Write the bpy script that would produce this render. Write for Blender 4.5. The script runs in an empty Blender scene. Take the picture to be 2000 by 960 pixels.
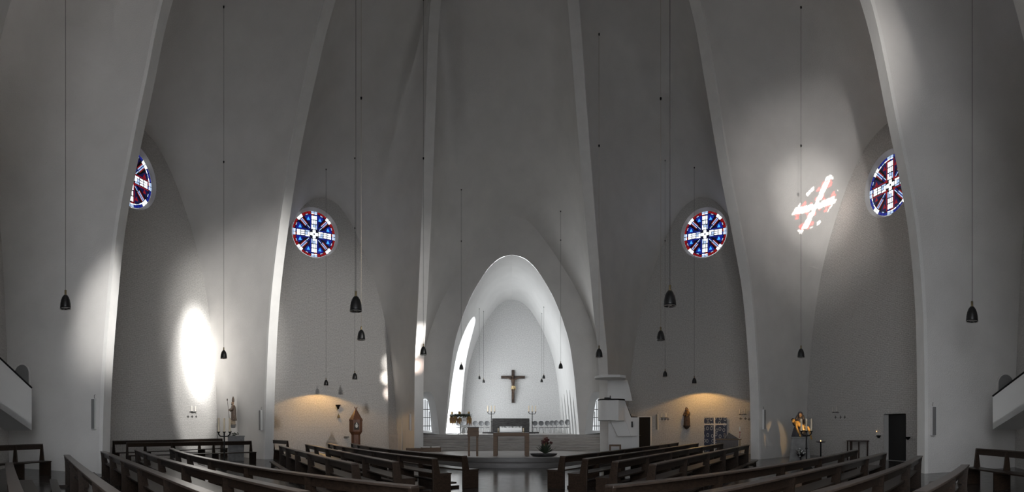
import bpy, bmesh, math, random
from mathutils import Vector, Matrix, noise
from mathutils.bvhtree import BVHTree
R = math.radians
rnd = random.Random(7)
SC = bpy.context.scene
COL = SC.collection

# ------------------------------------------------------------------ camera, light, exposure
F = 896.0; HY = 837.0; CY = -14.4; EZ = 1.45
cam = bpy.data.cameras.new('camera')
cam.type = 'PANO'
cam.panorama_type = 'CENTRAL_CYLINDRICAL'
cam.central_cylindrical_range_u_min = -1000.0 / F
cam.central_cylindrical_range_u_max = 1000.0 / F
cam.central_cylindrical_range_v_min = -(960.0 - HY) / F
cam.central_cylindrical_range_v_max = HY / F
cam.central_cylindrical_radius = 1.0
camo = bpy.data.objects.new('camera', cam); COL.objects.link(camo)
camo.location = (0, CY, EZ); camo.rotation_euler = (R(90), 0, 0)
SC.camera = camo

world = bpy.data.worlds.new('world'); SC.world = world; world.use_nodes = True
wn = world.node_tree.nodes['Background']
wn.inputs[0].default_value = (0.92, 0.95, 1.0, 1); wn.inputs[1].default_value = 4.2

SC.view_settings.view_transform = 'Standard'
SC.view_settings.look = 'None'
SC.view_settings.exposure = 0.0
SC.view_settings.gamma = 1.0
SC.view_settings.use_curve_mapping = False
try:
    SC.cycles.use_denoising = True
    SC.cycles.max_bounces = 8; SC.cycles.diffuse_bounces = 5; SC.cycles.glossy_bounces = 4
    SC.cycles.transparent_max_bounces = 12; SC.cycles.caustics_reflective = False
except Exception: pass

def az(px): return (px - 1000.0) / F
def P(px, py, D):
    a = az(px); return Vector((D*math.sin(a), CY + D*math.cos(a), EZ + (HY-py)*D/F))
def G(px, py, z=0.0):
    D = (EZ - z) * F / (py - HY); return P(px, py, D)
def spot(name, loc, tgt, energy, ang, blend=1.0, col=(1,1,1), size=0.1, scale=None):
    l = bpy.data.lights.new(name, 'SPOT'); l.energy = energy; l.spot_size = R(ang); l.spot_blend = blend
    l.color = col; l.shadow_soft_size = size
    o = bpy.data.objects.new(name, l); COL.objects.link(o); o.location = loc
    d = Vector(tgt) - Vector(loc); o.rotation_euler = d.to_track_quat('-Z', 'Y').to_euler()
    if scale: o.scale = scale
    return o
# spot lamps standing in for low sunbeams, most set just inside the round windows
ROSE5 = Vector((0, -15.5, 12.8))
T1 = Vector((14.25, 4.02, 12.75))
d1 = (T1 - ROSE5).normalized()
WIN4R = (10.5, -10.5, 12.85)
spot('sunbeam_rose', ROSE5 - d1*110, T1, 9.0e6, 2.2, 0.1, (1, .95, .88), 0.16)
spot('sunbeam_broad', (.5, -15.0, 12.85), (-15.5, 4.6, 5.5), 130000, 12.5, .8, (1, .98, .95), 0.4, (0.33, 1, 1))
spot('sunbeam_glow', WIN4R, (-15.0, 6.1, 6.3), 30000, 22, 1.0, (1, .98, .95), 0.5, (.75, 1, 1))
spot('halo_fill', (.4, -15.0, 12.85), T1, 11000, 13, 1.0, (1, .96, .92), 0.3)  # added soft lamp for the glow around the rose projection
spot('halo_fill', (.4, -15.0, 12.85), T1, 5000, 27, 1.0, (1, .96, .92), 0.3)  # second, wider lamp added for the same glow
spot('high_fill', (-10.5, -10.5, 12.85), (13.4, -8.6, 13.5), 4500, 36, 1.0, (1, .98, .96), 0.5)  # added fill lamp that lifts the upper right vault
spot('sunbeam_pier_side', WIN4R, (-11.95, -4.9, 5.0), 48000, 10.5, 1.0, (1, .98, .95), 0.4, (.5, 1, 1))
spot('sunbeam_tall', (.5, -15.0, 12.85), (-15.5, 4.2, 3.9), 30000, 17, .35, (1, .98, .95), 0.3, (.30, 1, 1))
spot('soft_fill', WIN4R, (-11.0, 10.9, 6.0), 8000, 32, 1.0, (1, .98, .95), 0.4)  # added fill lamp that brightens the left front wall
spot('sunbeam_pier', WIN4R, (-5.07, 10.51, 6.7), 60000, 2.9, 1.0, (1, .95, .9), 0.1)
spot('sunbeam_pier', WIN4R, (-5.27, 10.78, 4.98), 40000, 2.2, 1.0, (1, .75, .65), 0.1)
spot('sunbeam_wall', WIN4R, (-7.96, 13.96, 4.71), 110000, 2.0, 1.0, (1, .93, .85), 0.1)
spot('sunbeam_wall', WIN4R, (-7.9, 14.02, 3.72), 50000, 1.5, 1.0, (1, .93, .85), 0.1)

# ------------------------------------------------------------------ materials
def nt(name):
    m = bpy.data.materials.new(name); m.use_nodes = True
    n = m.node_tree; b = n.nodes['Principled BSDF']
    return m, n, b
def mat(name, col, rough=0.6, metal=0.0, noise_amt=0.0, nscale=20, bump=0.0, bscale=60, emit=None, estr=0, spec=None, coord='Object'):
    m, n, b = nt(name)
    b.inputs['Base Color'].default_value = (*col, 1); b.inputs['Roughness'].default_value = rough
    b.inputs['Metallic'].default_value = metal
    if spec is not None: b.inputs['Specular IOR Level'].default_value = spec
    tc = n.nodes.new('ShaderNodeTexCoord')
    if noise_amt:
        t = n.nodes.new('ShaderNodeTexNoise'); t.inputs['Scale'].default_value = nscale; t.inputs['Detail'].default_value = 6
        n.links.new(tc.outputs[coord], t.inputs['Vector'])
        r = n.nodes.new('ShaderNodeValToRGB')
        r.color_ramp.elements[0].position = .3; r.color_ramp.elements[1].position = .7
        r.color_ramp.elements[0].color = (*[c*(1-noise_amt) for c in col], 1)
        r.color_ramp.elements[1].color = (*[min(1, c*(1+noise_amt)) for c in col], 1)
        n.links.new(t.outputs['Fac'], r.inputs['Fac']); n.links.new(r.outputs['Color'], b.inputs['Base Color'])
    if bump:
        t2 = n.nodes.new('ShaderNodeTexNoise'); t2.inputs['Scale'].default_value = bscale; t2.inputs['Detail'].default_value = 5
        n.links.new(tc.outputs[coord], t2.inputs['Vector'])
        bp = n.nodes.new('ShaderNodeBump'); bp.inputs['Strength'].default_value = bump; bp.inputs['Distance'].default_value = .02
        n.links.new(t2.outputs['Fac'], bp.inputs['Height']); n.links.new(bp.outputs['Normal'], b.inputs['Normal'])
    if emit:
        b.inputs['Emission Color'].default_value = (*emit, 1); b.inputs['Emission Strength'].default_value = estr
    return m
def wood(name, c1, c2, rough=.35, scale=(3, 30, 30)):
    m, n, b = nt(name)
    tc = n.nodes.new('ShaderNodeTexCoord'); mp = n.nodes.new('ShaderNodeMapping'); mp.inputs['Scale'].default_value = scale
    t = n.nodes.new('ShaderNodeTexNoise'); t.inputs['Scale'].default_value = 1.2; t.inputs['Detail'].default_value = 8; t.inputs['Distortion'].default_value = .6
    r = n.nodes.new('ShaderNodeValToRGB'); r.color_ramp.elements[0].position = .3; r.color_ramp.elements[1].position = .72
    r.color_ramp.elements[0].color = (*c1, 1); r.color_ramp.elements[1].color = (*c2, 1)
    L = n.links.new
    L(tc.outputs['Object'], mp.inputs['Vector']); L(mp.outputs['Vector'], t.inputs['Vector']); L(t.outputs['Fac'], r.inputs['Fac'])
    L(r.outputs['Color'], b.inputs['Base Color']); b.inputs['Roughness'].default_value = rough
    bp = n.nodes.new('ShaderNodeBump'); bp.inputs['Strength'].default_value = .12; bp.inputs['Distance'].default_value = .005
    L(t.outputs['Fac'], bp.inputs['Height']); L(bp.outputs['Normal'], b.inputs['Normal'])
    return m
def brickpaint(name, col):
    m, n, b = nt(name); L = n.links.new
    uv = n.nodes.new('ShaderNodeTexCoord')
    br = n.nodes.new('ShaderNodeTexBrick'); br.inputs['Scale'].default_value = 1.0
    br.inputs['Brick Width'].default_value = .26; br.inputs['Row Height'].default_value = .085; br.inputs['Mortar Size'].default_value = .008
    br.inputs['Mortar Smooth'].default_value = .6
    L(uv.outputs['UV'], br.inputs['Vector'])
    ns = n.nodes.new('ShaderNodeTexNoise'); ns.inputs['Scale'].default_value = 14; ns.inputs['Detail'].default_value = 7; L(uv.outputs['UV'], ns.inputs['Vector'])
    ad = n.nodes.new('ShaderNodeMath'); ad.operation = 'MULTIPLY_ADD'; ad.inputs[1].default_value = -1.0
    L(br.outputs['Fac'], ad.inputs[0]); L(ns.outputs['Fac'], ad.inputs[2])
    bp = n.nodes.new('ShaderNodeBump'); bp.inputs['Strength'].default_value = .9; bp.inputs['Distance'].default_value = .014
    L(ad.outputs[0], bp.inputs['Height']); L(bp.outputs['Normal'], b.inputs['Normal'])
    r = n.nodes.new('ShaderNodeValToRGB'); r.color_ramp.elements[0].color = (*[c*.55 for c in col], 1); r.color_ramp.elements[1].color = (*[min(1, c*1.35) for c in col], 1)
    L(ns.outputs['Fac'], r.inputs['Fac']); L(r.outputs['Color'], b.inputs['Base Color']); b.inputs['Roughness'].default_value = .8
    return m
def tiles(name):
    m, n, b = nt(name); L = n.links.new
    tc = n.nodes.new('ShaderNodeTexCoord')
    br = n.nodes.new('ShaderNodeTexBrick'); br.offset = 0.0; br.inputs['Scale'].default_value = 1
    br.inputs['Brick Width'].default_value = .30; br.inputs['Row Height'].default_value = .30; br.inputs['Mortar Size'].default_value = .011
    br.inputs['Color1'].default_value = (.062, .056, .053, 1); br.inputs['Color2'].default_value = (.045, .040, .038, 1); br.inputs['Mortar'].default_value = (.012, .011, .011, 1)
    L(tc.outputs['Object'], br.inputs['Vector'])
    ns = n.nodes.new('ShaderNodeTexNoise'); ns.inputs['Scale'].default_value = 5; ns.inputs['Detail'].default_value = 8; L(tc.outputs['Object'], ns.inputs['Vector'])
    mx = n.nodes.new('ShaderNodeMixRGB'); mx.blend_type = 'MULTIPLY'; mx.inputs[0].default_value = .5
    L(br.outputs['Color'], mx.inputs[1]); L(ns.outputs['Fac'], mx.inputs[2]); L(mx.outputs[0], b.inputs['Base Color'])
    mr = n.nodes.new('ShaderNodeMapRange'); mr.inputs[3].default_value = .10; mr.inputs[4].default_value = .26
    L(ns.outputs['Fac'], mr.inputs[0]); L(mr.outputs[0], b.inputs['Roughness'])
    bp = n.nodes.new('ShaderNodeBump'); bp.inputs['Strength'].default_value = .2; bp.inputs['Distance'].default_value = .004; bp.invert = True
    L(br.outputs['Fac'], bp.inputs['Height']); L(bp.outputs['Normal'], b.inputs['Normal'])
    return m
def travertine(name, c1, c2, sc=(1.2, 1.2, 26)):
    m, n, b = nt(name); L = n.links.new
    tc = n.nodes.new('ShaderNodeTexCoord'); mp = n.nodes.new('ShaderNodeMapping'); mp.inputs['Scale'].default_value = sc
    t = n.nodes.new('ShaderNodeTexNoise'); t.inputs['Scale'].default_value = 1; t.inputs['Detail'].default_value = 9; t.inputs['Roughness'].default_value = .65
    r = n.nodes.new('ShaderNodeValToRGB'); r.color_ramp.elements[0].position = .32; r.color_ramp.elements[1].position = .66
    r.color_ramp.elements[0].color = (*c1, 1); r.color_ramp.elements[1].color = (*c2, 1)
    L(tc.outputs['Object'], mp.inputs['Vector']); L(mp.outputs['Vector'], t.inputs['Vector']); L(t.outputs['Fac'], r.inputs['Fac']); L(r.outputs['Color'], b.inputs['Base Color'])
    b.inputs['Roughness'].default_value = .45
    return m
def glass_emit(name, col, e):
    m, n, b = nt(name); b.inputs['Base Color'].default_value = (*[c*.3 for c in col], 1)
    b.inputs['Emission Color'].default_value = (*col, 1); b.inputs['Emission Strength'].default_value = e; b.inputs['Roughness'].default_value = .3
    return m
def glass_clear(name, col):
    m = bpy.data.materials.new(name); m.use_nodes = True; n = m.node_tree; n.nodes.clear()
    o = n.nodes.new('ShaderNodeOutputMaterial'); t = n.nodes.new('ShaderNodeBsdfTransparent'); t.inputs[0].default_value = (*col, 1)
    n.links.new(t.outputs[0], o.inputs[0]); return m

M = {}
M['plaster'] = mat('plaster', (.66, .645, .625), .85, noise_amt=.05, nscale=.9, bump=.5, bscale=28)
M['rib'] = mat('rib_plaster', (.73, .72, .70), .8, noise_amt=.04, nscale=2, bump=.35, bscale=30)
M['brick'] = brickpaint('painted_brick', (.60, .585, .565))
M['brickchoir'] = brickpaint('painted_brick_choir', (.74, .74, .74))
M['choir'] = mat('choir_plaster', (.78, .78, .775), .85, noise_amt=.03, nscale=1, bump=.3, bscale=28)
M['floor'] = tiles('stone_tiles')
M['step'] = travertine('travertine', (.24, .22, .20), (.50, .47, .44))
M['podium'] = travertine('podium_stone', (.34, .325, .31), (.46, .44, .42), (2, 2, 2))
M['podium_edge'] = travertine('podium_edge', (.045, .042, .04), (.075, .07, .066), (2, 2, 8))
M['pew'] = wood('dark_oak', (.012, .008, .006), (.034, .022, .015), .34)
M['pewtop'] = wood('pale_oak_cap', (.028, .020, .016), (.060, .044, .034), .30)  # paler oak tone, cap rails only
M['oak'] = wood('oak', (.070, .036, .016), (.145, .080, .036), .55)
M['redwood'] = wood('red_brown_wood', (.10, .035, .016), (.21, .085, .04), .45, (20, 20, 3))
M['walnut'] = wood('walnut', (.028, .018, .014), (.065, .042, .032), .5, (20, 20, 4))
M['pew'].node_tree.nodes['Principled BSDF'].inputs['Specular IOR Level'].default_value = .2
M['iron'] = mat('black_iron', (.018, .017, .017), .45, .7, bump=.1)
M['lampmetal'] = mat('lamp_metal', (.045, .045, .045), .38, .8)
M['lampin'] = mat('lamp_reflector', (.55, .54, .52), .3, .6)
M['palecord'] = mat('pale_cord', (.42, .36, .28), .8)
M['brass'] = mat('old_brass', (.20, .16, .09), .4, .9)
M['wax'] = mat('candle_wax', (.80, .68, .50), .5)
M['waxw'] = mat('white_wax', (.75, .72, .66), .5)
M['cloth'] = mat('altar_linen', (.8, .8, .8), .9)
M['white'] = mat('white_render', (.72, .715, .70), .8, bump=.2, bscale=40)
M['greyp'] = mat('grey_panel', (.20, .20, .20), .55, bump=.25, bscale=200)
M['darkstone'] = travertine('dark_marble', (.016, .015, .015), (.075, .072, .072), (2.5, 2.5, 16))
M['darkstone'].node_tree.nodes['Principled BSDF'].inputs['Roughness'].default_value = .7
M['darkstone'].node_tree.nodes['Principled BSDF'].inputs['Specular IOR Level'].default_value = .2
M['greystone'] = travertine('grey_stone', (.10, .10, .095), (.19, .185, .18), (4, 4, 4))
M['gold'] = mat('gilding', (.26, .155, .055), .42, .45, noise_amt=.4, nscale=14)
M['deadlit'] = mat('yellow_lit_flesh', (.62, .36, .10), .5, noise_amt=.25, nscale=8)  # flesh tinted yellow: the warm spotlight is mixed into the colour
M['goldm'] = mat('worn_gold_robe', (.30, .23, .15), .5, noise_amt=.4, nscale=10)
M['paintedwood'] = mat('painted_wood', (.085, .052, .034), .5, noise_amt=.5, nscale=12, bump=.4, bscale=40)
M['flesh'] = mat('carved_flesh', (.30, .19, .12), .5, noise_amt=.2, nscale=16, bump=.2, bscale=40)
M['loin'] = mat('gilded_loincloth', (.62, .47, .24), .4, .2, bump=.5, bscale=30)
M['hair'] = mat('carved_hair', (.04, .026, .018), .6, bump=.6, bscale=60)
M['darkrobe'] = mat('dark_blue_robe', (.04, .038, .05), .5, noise_amt=.4, nscale=10, bump=.5, bscale=25)
M['black'] = mat('black_door', (.006, .006, .006), .6)
M['flame'] = mat('flame', (1, .6, .2), .5, emit=(1, .55, .2), estr=5)
M['bulb'] = mat('bulb', (1, .8, .6), .5, emit=(1, .82, .6), estr=10)
M['leaf'] = mat('leaf', (.035, .05, .03), .6, noise_amt=.4, nscale=30)
M['redfl'] = mat('red_flower', (.07, .010, .012), .6, noise_amt=.4, nscale=40)
M['whitefl'] = mat('white_flower', (.6, .6, .6), .6)
M['corn'] = mat('golden_corn', (.36, .22, .05), .55, noise_amt=.5, nscale=60, bump=.8, bscale=120)
M['straw'] = mat('dry_husk', (.30, .18, .10), .7, noise_amt=.4, nscale=40)
M['chrome'] = mat('chrome', (.5, .5, .5), .25, 1)
M['seatgrey'] = mat('grey_shell', (.15, .155, .16), .35, noise_amt=.1, nscale=8)
M['redwax'] = mat('red_relief', (.3, .03, .02), .6)
M['sky_pane'] = glass_emit('daylit_pane', (.93, .97, 1), .75)
M['sky_pane_big'] = glass_emit('daylit_pane_big', (.95, .98, 1), 4.2)
M['pane_dim'] = glass_emit('daylit_pane_dim', (.95, .98, 1), .30)
M['lead'] = mat('lead', (.010, .010, .012), .6)
for k, c, e in (('g_white', (.86, .92, 1), 2.3), ('g_blue', (.015, .03, .42), .55), ('g_red', (.42, .01, .015), .55), ('g_cyan', (.06, .42, 1), 1.1), ('g_pale', (.5, .66, .95), .9), ('g_dark', (.01, .012, .10), .5)):
    M[k] = glass_emit(k, c, e)
for k, c in (('c_white', (1, .97, .92)), ('c_blue', (.02, .02, .06)), ('c_red', (.45, .015, .01)), ('c_cyan', (.05, .05, .08)), ('c_pale', (.25, .24, .24)), ('c_dark', (.01, .01, .01))):
    M[k] = glass_clear(k, c)

# ------------------------------------------------------------------ mesh builder
class MB:
    def __init__(s): s.v = []; s.f = []; s.m = []; s.uv = None
    def add(s, vs, fs, mi=0):
        b = len(s.v); s.v += [tuple(v) for v in vs]
        for f in fs: s.f.append(tuple(i + b for i in f)); s.m.append(mi)
    def box(s, c, d, mi=0, rot=None, taper=1.0):
        x, y, z = d[0]/2, d[1]/2, d[2]/2
        vs = [Vector((sx*x*(taper if sz > 0 else 1), sy*y*(taper if sz > 0 else 1), sz*z)) for sz in (-1, 1) for sy in (-1, 1) for sx in (-1, 1)]
        if rot: vs = [rot @ v for v in vs]
        vs = [v + Vector(c) for v in vs]
        s.add(vs, [(0, 2, 3, 1), (4, 5, 7, 6), (0, 1, 5, 4), (2, 6, 7, 3), (0, 4, 6, 2), (1, 3, 7, 5)], mi)
    def tube(s, pts, rad, n=10, mi=0, cap=True):
        pts = [Vector(p) for p in pts]
        rs = rad if isinstance(rad, (list, tuple)) else [rad]*len(pts)
        up = None; rings = []
        for i, p in enumerate(pts):
            t = (pts[min(i+1, len(pts)-1)] - pts[max(i-1, 0)]).normalized()
            if up is None:
                up = Vector((0, 0, 1)) if abs(t.z) < .9 else Vector((0, 1, 0))
            x = t.cross(up).normalized(); y = x.cross(t).normalized(); up = y
            r = rs[i]; rx, ry = r if isinstance(r, tuple) else (r, r)
            rings.append([p + x*math.cos(2*math.pi*k/n)*rx + y*math.sin(2*math.pi*k/n)*ry for k in range(n)])
        vs = [v for ring in rings for v in ring]; fs = []
        for i in range(len(pts)-1):
            for k in range(n):
                a = i*n+k; b = i*n+(k+1) % n; fs.append((a, b, b+n, a+n))
        if cap: fs.append(tuple(range(n))[::-1]); fs.append(tuple(range((len(pts)-1)*n, len(pts)*n)))
        s.add(vs, fs, mi)
    def lathe(s, prof, n=24, mi=0, o=(0, 0, 0), ax=1.0, ay=1.0, cap=True):
        vs = [(o[0]+r*ax*math.cos(2*math.pi*k/n), o[1]+r*ay*math.sin(2*math.pi*k/n), o[2]+z) for r, z in prof for k in range(n)]
        fs = [(i*n+k, i*n+(k+1) % n, (i+1)*n+(k+1) % n, (i+1)*n+k) for i in range(len(prof)-1) for k in range(n)]
        if cap:
            if prof[0][0] > 1e-4: fs.append(tuple(range(n))[::-1])
            if prof[-1][0] > 1e-4: fs.append(tuple(range((len(prof)-1)*n, len(prof)*n)))
        s.add(vs, fs, mi)
    def ball(s, c, r, n=12, mi=0, sc=(1, 1, 1)):
        m = n//2+1
        prof = [(r*math.sin(math.pi*i/(m-1)), -r*math.cos(math.pi*i/(m-1))) for i in range(m)]
        vs = []; 
        for rr, z in prof:
            for k in range(n): vs.append((c[0]+rr*sc[0]*math.cos(2*math.pi*k/n), c[1]+rr*sc[1]*math.sin(2*math.pi*k/n), c[2]+z*sc[2]))
        fs = [(i*n+k, i*n+(k+1) % n, (i+1)*n+(k+1) % n, (i+1)*n+k) for i in range(m-1) for k in range(n)]
        s.add(vs, fs, mi)
    def prism(s, poly, y0, y1, mi=0):          # poly in x,z extruded along y
        n = len(poly)
        vs = [(x, y0, z) for x, z in poly] + [(x, y1, z) for x, z in poly]
        fs = [tuple(range(n)), tuple(range(2*n-1, n-1, -1))] + [(i, i+n, (i+1) % n+n, (i+1) % n) for i in range(n)]
        s.add(vs, fs, mi)
    def build(s, name, mats, parent=None, smooth=False, bevel=0, kind=None, weld=True):
        me = bpy.data.meshes.new(name); me.from_pydata(s.v, [], s.f)
        for m in (mats if isinstance(mats, (list, tuple)) else [mats]): me.materials.append(m)
        for p, mi in zip(me.polygons, s.m): p.material_index = mi
        bm = bmesh.new(); bm.from_mesh(me)
        if weld: bmesh.ops.remove_doubles(bm, verts=bm.verts, dist=1e-5)
        bmesh.ops.recalc_face_normals(bm, faces=bm.faces)
        bm.to_mesh(me); bm.free()
        if smooth:
            for p in me.polygons: p.use_smooth = True
        o = bpy.data.objects.new(name, me); COL.objects.link(o)
        if parent: o.parent = parent
        if bevel:
            b = o.modifiers.new('bevel', 'BEVEL'); b.width = bevel; b.segments = 2; b.limit_method = 'ANGLE'
        if smooth == 'auto':
            for p in me.polygons: p.use_smooth = True
            try:
                me.set_sharp_from_angle(angle=R(38))
            except Exception: pass
        if kind: o['kind'] = kind
        return o
def thing(name, label, cat, loc=(0, 0, 0), rz=0, group=None):
    o = bpy.data.objects.new(name, None); o.empty_display_size = .1; COL.objects.link(o)
    o.location = loc; o.rotation_euler = (0, 0, rz); o['label'] = label; o['category'] = cat
    if group: o['group'] = group
    return o
def tag(o, label, cat, group=None):
    o['label'] = label; o['category'] = cat
    if group: o['group'] = group
    return o
def copy_tree(o, parent=None):
    c = o.copy(); COL.objects.link(c); c.parent = parent
    for ch in [x for x in o.children]: copy_tree(ch, c)
    return c
def facing(n): return math.atan2(n.x, -n.y)       # rotation that turns local -Y towards n

# ------------------------------------------------------------------ church shell
def dirv(deg): a = R(deg); return Vector((math.sin(a), math.cos(a), 0))      # 0 = towards the choir, + = right
def catmull(pts, per=8):
    out = []; n = len(pts)
    for i in range(n-1):
        p0, p1, p2, p3 = pts[max(i-1, 0)], pts[i], pts[i+1], pts[min(i+2, n-1)]
        for k in range(per):
            t = k/per
            out.append(tuple(.5*((2*p1[j]) + (-p0[j]+p2[j])*t + (2*p0[j]-5*p1[j]+4*p2[j]-p3[j])*t*t + (-p0[j]+3*p1[j]-3*p2[j]+p3[j])*t**3) for j in range(len(p1))))
    out.append(tuple(pts[-1])); return out
def resample(pts, n):
    L = [0]
    for a, b in zip(pts, pts[1:]): L.append(L[-1] + math.dist(a, b))
    out = []; j = 0
    for i in range(n):
        s = L[-1]*i/(n-1)
        while j < len(L)-2 and L[j+1] < s: j += 1
        t = 0 if L[j+1] == L[j] else (s-L[j])/(L[j+1]-L[j])
        out.append(tuple(a+(b-a)*t for a, b in zip(pts[j], pts[j+1])))
    return out
def rib_rz(deg, meas, ext):
    a = R(abs(deg)); rz = []
    for px, py in meas:
        t = math.tan(abs(az(px))); r = -CY*t/(math.sin(a)-math.cos(a)*t)
        D = r*math.sin(a)/math.sin(abs(az(px))); rz.append((r, EZ+(HY-py)*D/F))
    rz = [(rz[0][0], -0.02)] + [p for p in rz if p[1] > .9] + ext
    return rz
E2 = [(6.0, 22.0), (4.0, 24.2), (2.2, 25.5), (.8, 26.0)]
E3 = [(9.4, 17.6), (7.9, 20.0), (6.0, 22.4), (4.0, 24.3), (2.2, 25.5), (.8, 26.0)]
GEN = [(14.2, -.02), (14.1, 3), (13.8, 6), (13.2, 9), (12.2, 12), (10.9, 14.8), (9.5, 17.6), (7.9, 20), (6.0, 22.4), (4.0, 24.3), (2.2, 25.5), (.8, 26)]
RIBS = {
 -25.5: rib_rz(25.5, [(817, 860), (818, 712), (824, 597), (833, 400), (840, 210), (850, 0)], [(6.2, 24.2), (4.2, 25.2), (2.2, 25.8), (.8, 26.0)]),
  25.5: rib_rz(25.5, [(1182, 860), (1179, 712), (1169, 600), (1152, 400), (1139, 240), (1121, 0)], [(5.1, 23.4), (3.6, 24.9), (2.0, 25.7), (.8, 26.0)]),
 -67.5: rib_rz(67.5, [(523, 897), (526, 740), (537, 560), (568, 330), (604, 150), (641, 0)], E2),
  67.5: rib_rz(67.5, [(1478, 897), (1475, 740), (1463, 580), (1443, 460), (1418, 330), (1390, 160), (1360, 0)], E2),
 -112.5: rib_rz(112.5, [(200, 920), (204, 760), (215, 600), (230, 450), (255, 310), (286, 162), (321, 0)], E3),
  112.5: rib_rz(112.5, [(1805, 915), (1805, 740), (1801, 590), (1791, 470), (1775, 365), (1751, 247), (1697, 0)], E3),
 -145: GEN, 145: GEN}
NT = 56
RIBC = {}
for k, rz in RIBS.items():
    RIBC[k] = resample(catmull(rz), NT+1)
HB = .26                                   # half width of the flat rib face
A2 = [(5.1, 0), (4.92, 3), (4.62, 5.6), (4.3, 7.6), (3.82, 9.5), (3.2, 11.2), (2.5, 12.8), (1.7, 14.2), (.85, 15.1), (0, 15.4)]
A3 = [(6.4, 0), (6.25, 3), (5.95, 5.6), (5.5, 8.1), (4.85, 10.2), (3.95, 12.1), (2.85, 13.8), (1.8, 14.9), (.9, 15.4), (0, 15.6)]
A1 = [(6.1, 0), (6.02, 3), (5.8, 5.2), (5.4, 7.2), (4.75, 9.0), (3.95, 10.6), (3.0, 12.1), (2.0, 13.5), (1.0, 14.6), (0, 14.95)]
RW = 15.5
def arch_poly(tab, n): return resample(catmull(tab), n)
def fill_loops(bm, loops):
    es = []
    for lp in loops:
        vs = [bm.verts.new(p) for p in lp]
        for i in range(len(vs)): es.append(bm.edges.new((vs[i], vs[(i+1) % len(vs)])))
    bmesh.ops.triangle_fill(bm, edges=es, use_beauty=True)
def wall_obj(name, tab, u, dist, holes, m, off=0):
    """upright end wall: outline from the arch table, holes = loops of (v,z); v runs to the right seen from inside"""
    prof = arch_poly(tab, NT+1)
    right = Vector((u.y, -u.x, 0))
    loop = [(-w+off, z) for w, z in prof] + [(w+off, z) for w, z in prof[::-1][1:]]
    bm = bmesh.new()
    fill_loops(bm, [[u*dist + right*v + Vector((0, 0, z)) for v, z in lp] for lp in [loop]+holes])
    me = bpy.data.meshes.new(name)
    uvl = bm.loops.layers.uv.new('UVMap')
    for f in bm.faces:
        for l in f.loops: l[uvl].uv = (l.vert.co.dot(right), l.vert.co.z)
        if f.normal.dot(u) > 0: f.normal_flip()
    bm.to_mesh(me); bm.free(); me.materials.append(m)
    o = bpy.data.objects.new(name, me); COL.objects.link(o); o['kind'] = 'structure'
    return o
def circ(v, z, r, n=48): return [(v+r*math.cos(2*math.pi*i/n), z+r*math.sin(2*math.pi*i/n)) for i in range(n)]
def archhole(v, z0, hw, ztop, n=20):
    """parabolic-headed opening"""
    pts = []
    for i in range(n+1):
        t = -1+2*i/n
        pts.append((v+t*hw*(1 if abs(t) < 1 else 1), z0+(ztop-z0)*(1-abs(t)**3.2)))
    return pts
def recthole(v0, v1, z0, z1): return [(v0, z0), (v1, z0), (v1, z1), (v0, z1)]
def splay(name, u, dist, lp0, lp1, depth, m):
    right = Vector((u.y, -u.x, 0)); b = MB(); n = len(lp0)
    vs = [u*dist+right*v+Vector((0, 0, z)) for v, z in lp0] + [u*(dist+depth)+right*v+Vector((0, 0, z)) for v, z in lp1]
    b.add(vs, [(i, (i+1) % n, (i+1) % n+n, i+n) for i in range(n)])
    return b
def bay_shell(name, ka, kb, tab, u, dist, m, off=0):
    prof = arch_poly(tab, NT+1); right = Vector((u.y, -u.x, 0)); b = MB()
    def ribpts(k, side):
        d = dirv(k); r_ = Vector((d.y, -d.x, 0))
        return [d*r + r_*HB*side + Vector((0, 0, z)) for r, z in RIBC[k]]
    A = ribpts(ka, 1); B = ribpts(kb, -1)
    for side, rp in ((-1, A), (1, B)):
        NS = 14; vs = []
        for i in range(NT+1):
            w, z = prof[i]; p0 = u*dist + right*(w*side+off) + Vector((0, 0, z)); k_ = {NT: 1.0, NT-1: .5, NT-2: .2}.get(i, 0)
            p1 = rp[i].lerp(u*1.0 + Vector((0, 0, 26.0)), k_)
            for j in range(NS+1):
                s = j/NS; p = p0.lerp(p1, s)
                vs.append(p)
        fs = [(i*(NS+1)+j, i*(NS+1)+j+1, (i+1)*(NS+1)+j+1, (i+1)*(NS+1)+j) for i in range(NT) for j in range(NS)]
        b.add(vs, fs)
    # strip joining the two halves along the ridge (rib crowns stay a band apart)
    return b.build(name, m, smooth='auto', kind='structure')
BAYS = [('wall_front', -25.5, 25.5, A1, 0, 14.6), ('wall_left_front', -67.5, -25.5, A2, -45, RW), ('wall_right_front', 25.5, 67.5, A2, 45, RW),
        ('wall_left', -112.5, -67.5, A3, -90, RW), ('wall_right', 67.5, 112.5, A3, 90, RW),
        ('wall_left_rear', -145, -112.5, A3, -135, RW), ('wall_right_rear', 112.5, 145, A3, 135, RW), ('wall_rear', 145, -145, A3, 180, RW)]
shells = []
for nm, a, b_, tab, ud, dist in BAYS:
    s_ = bay_shell('ceiling_' + nm[5:], a, b_, tab, dirv(ud), dist, M['plaster'])
    shells.append(s_)
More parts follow.
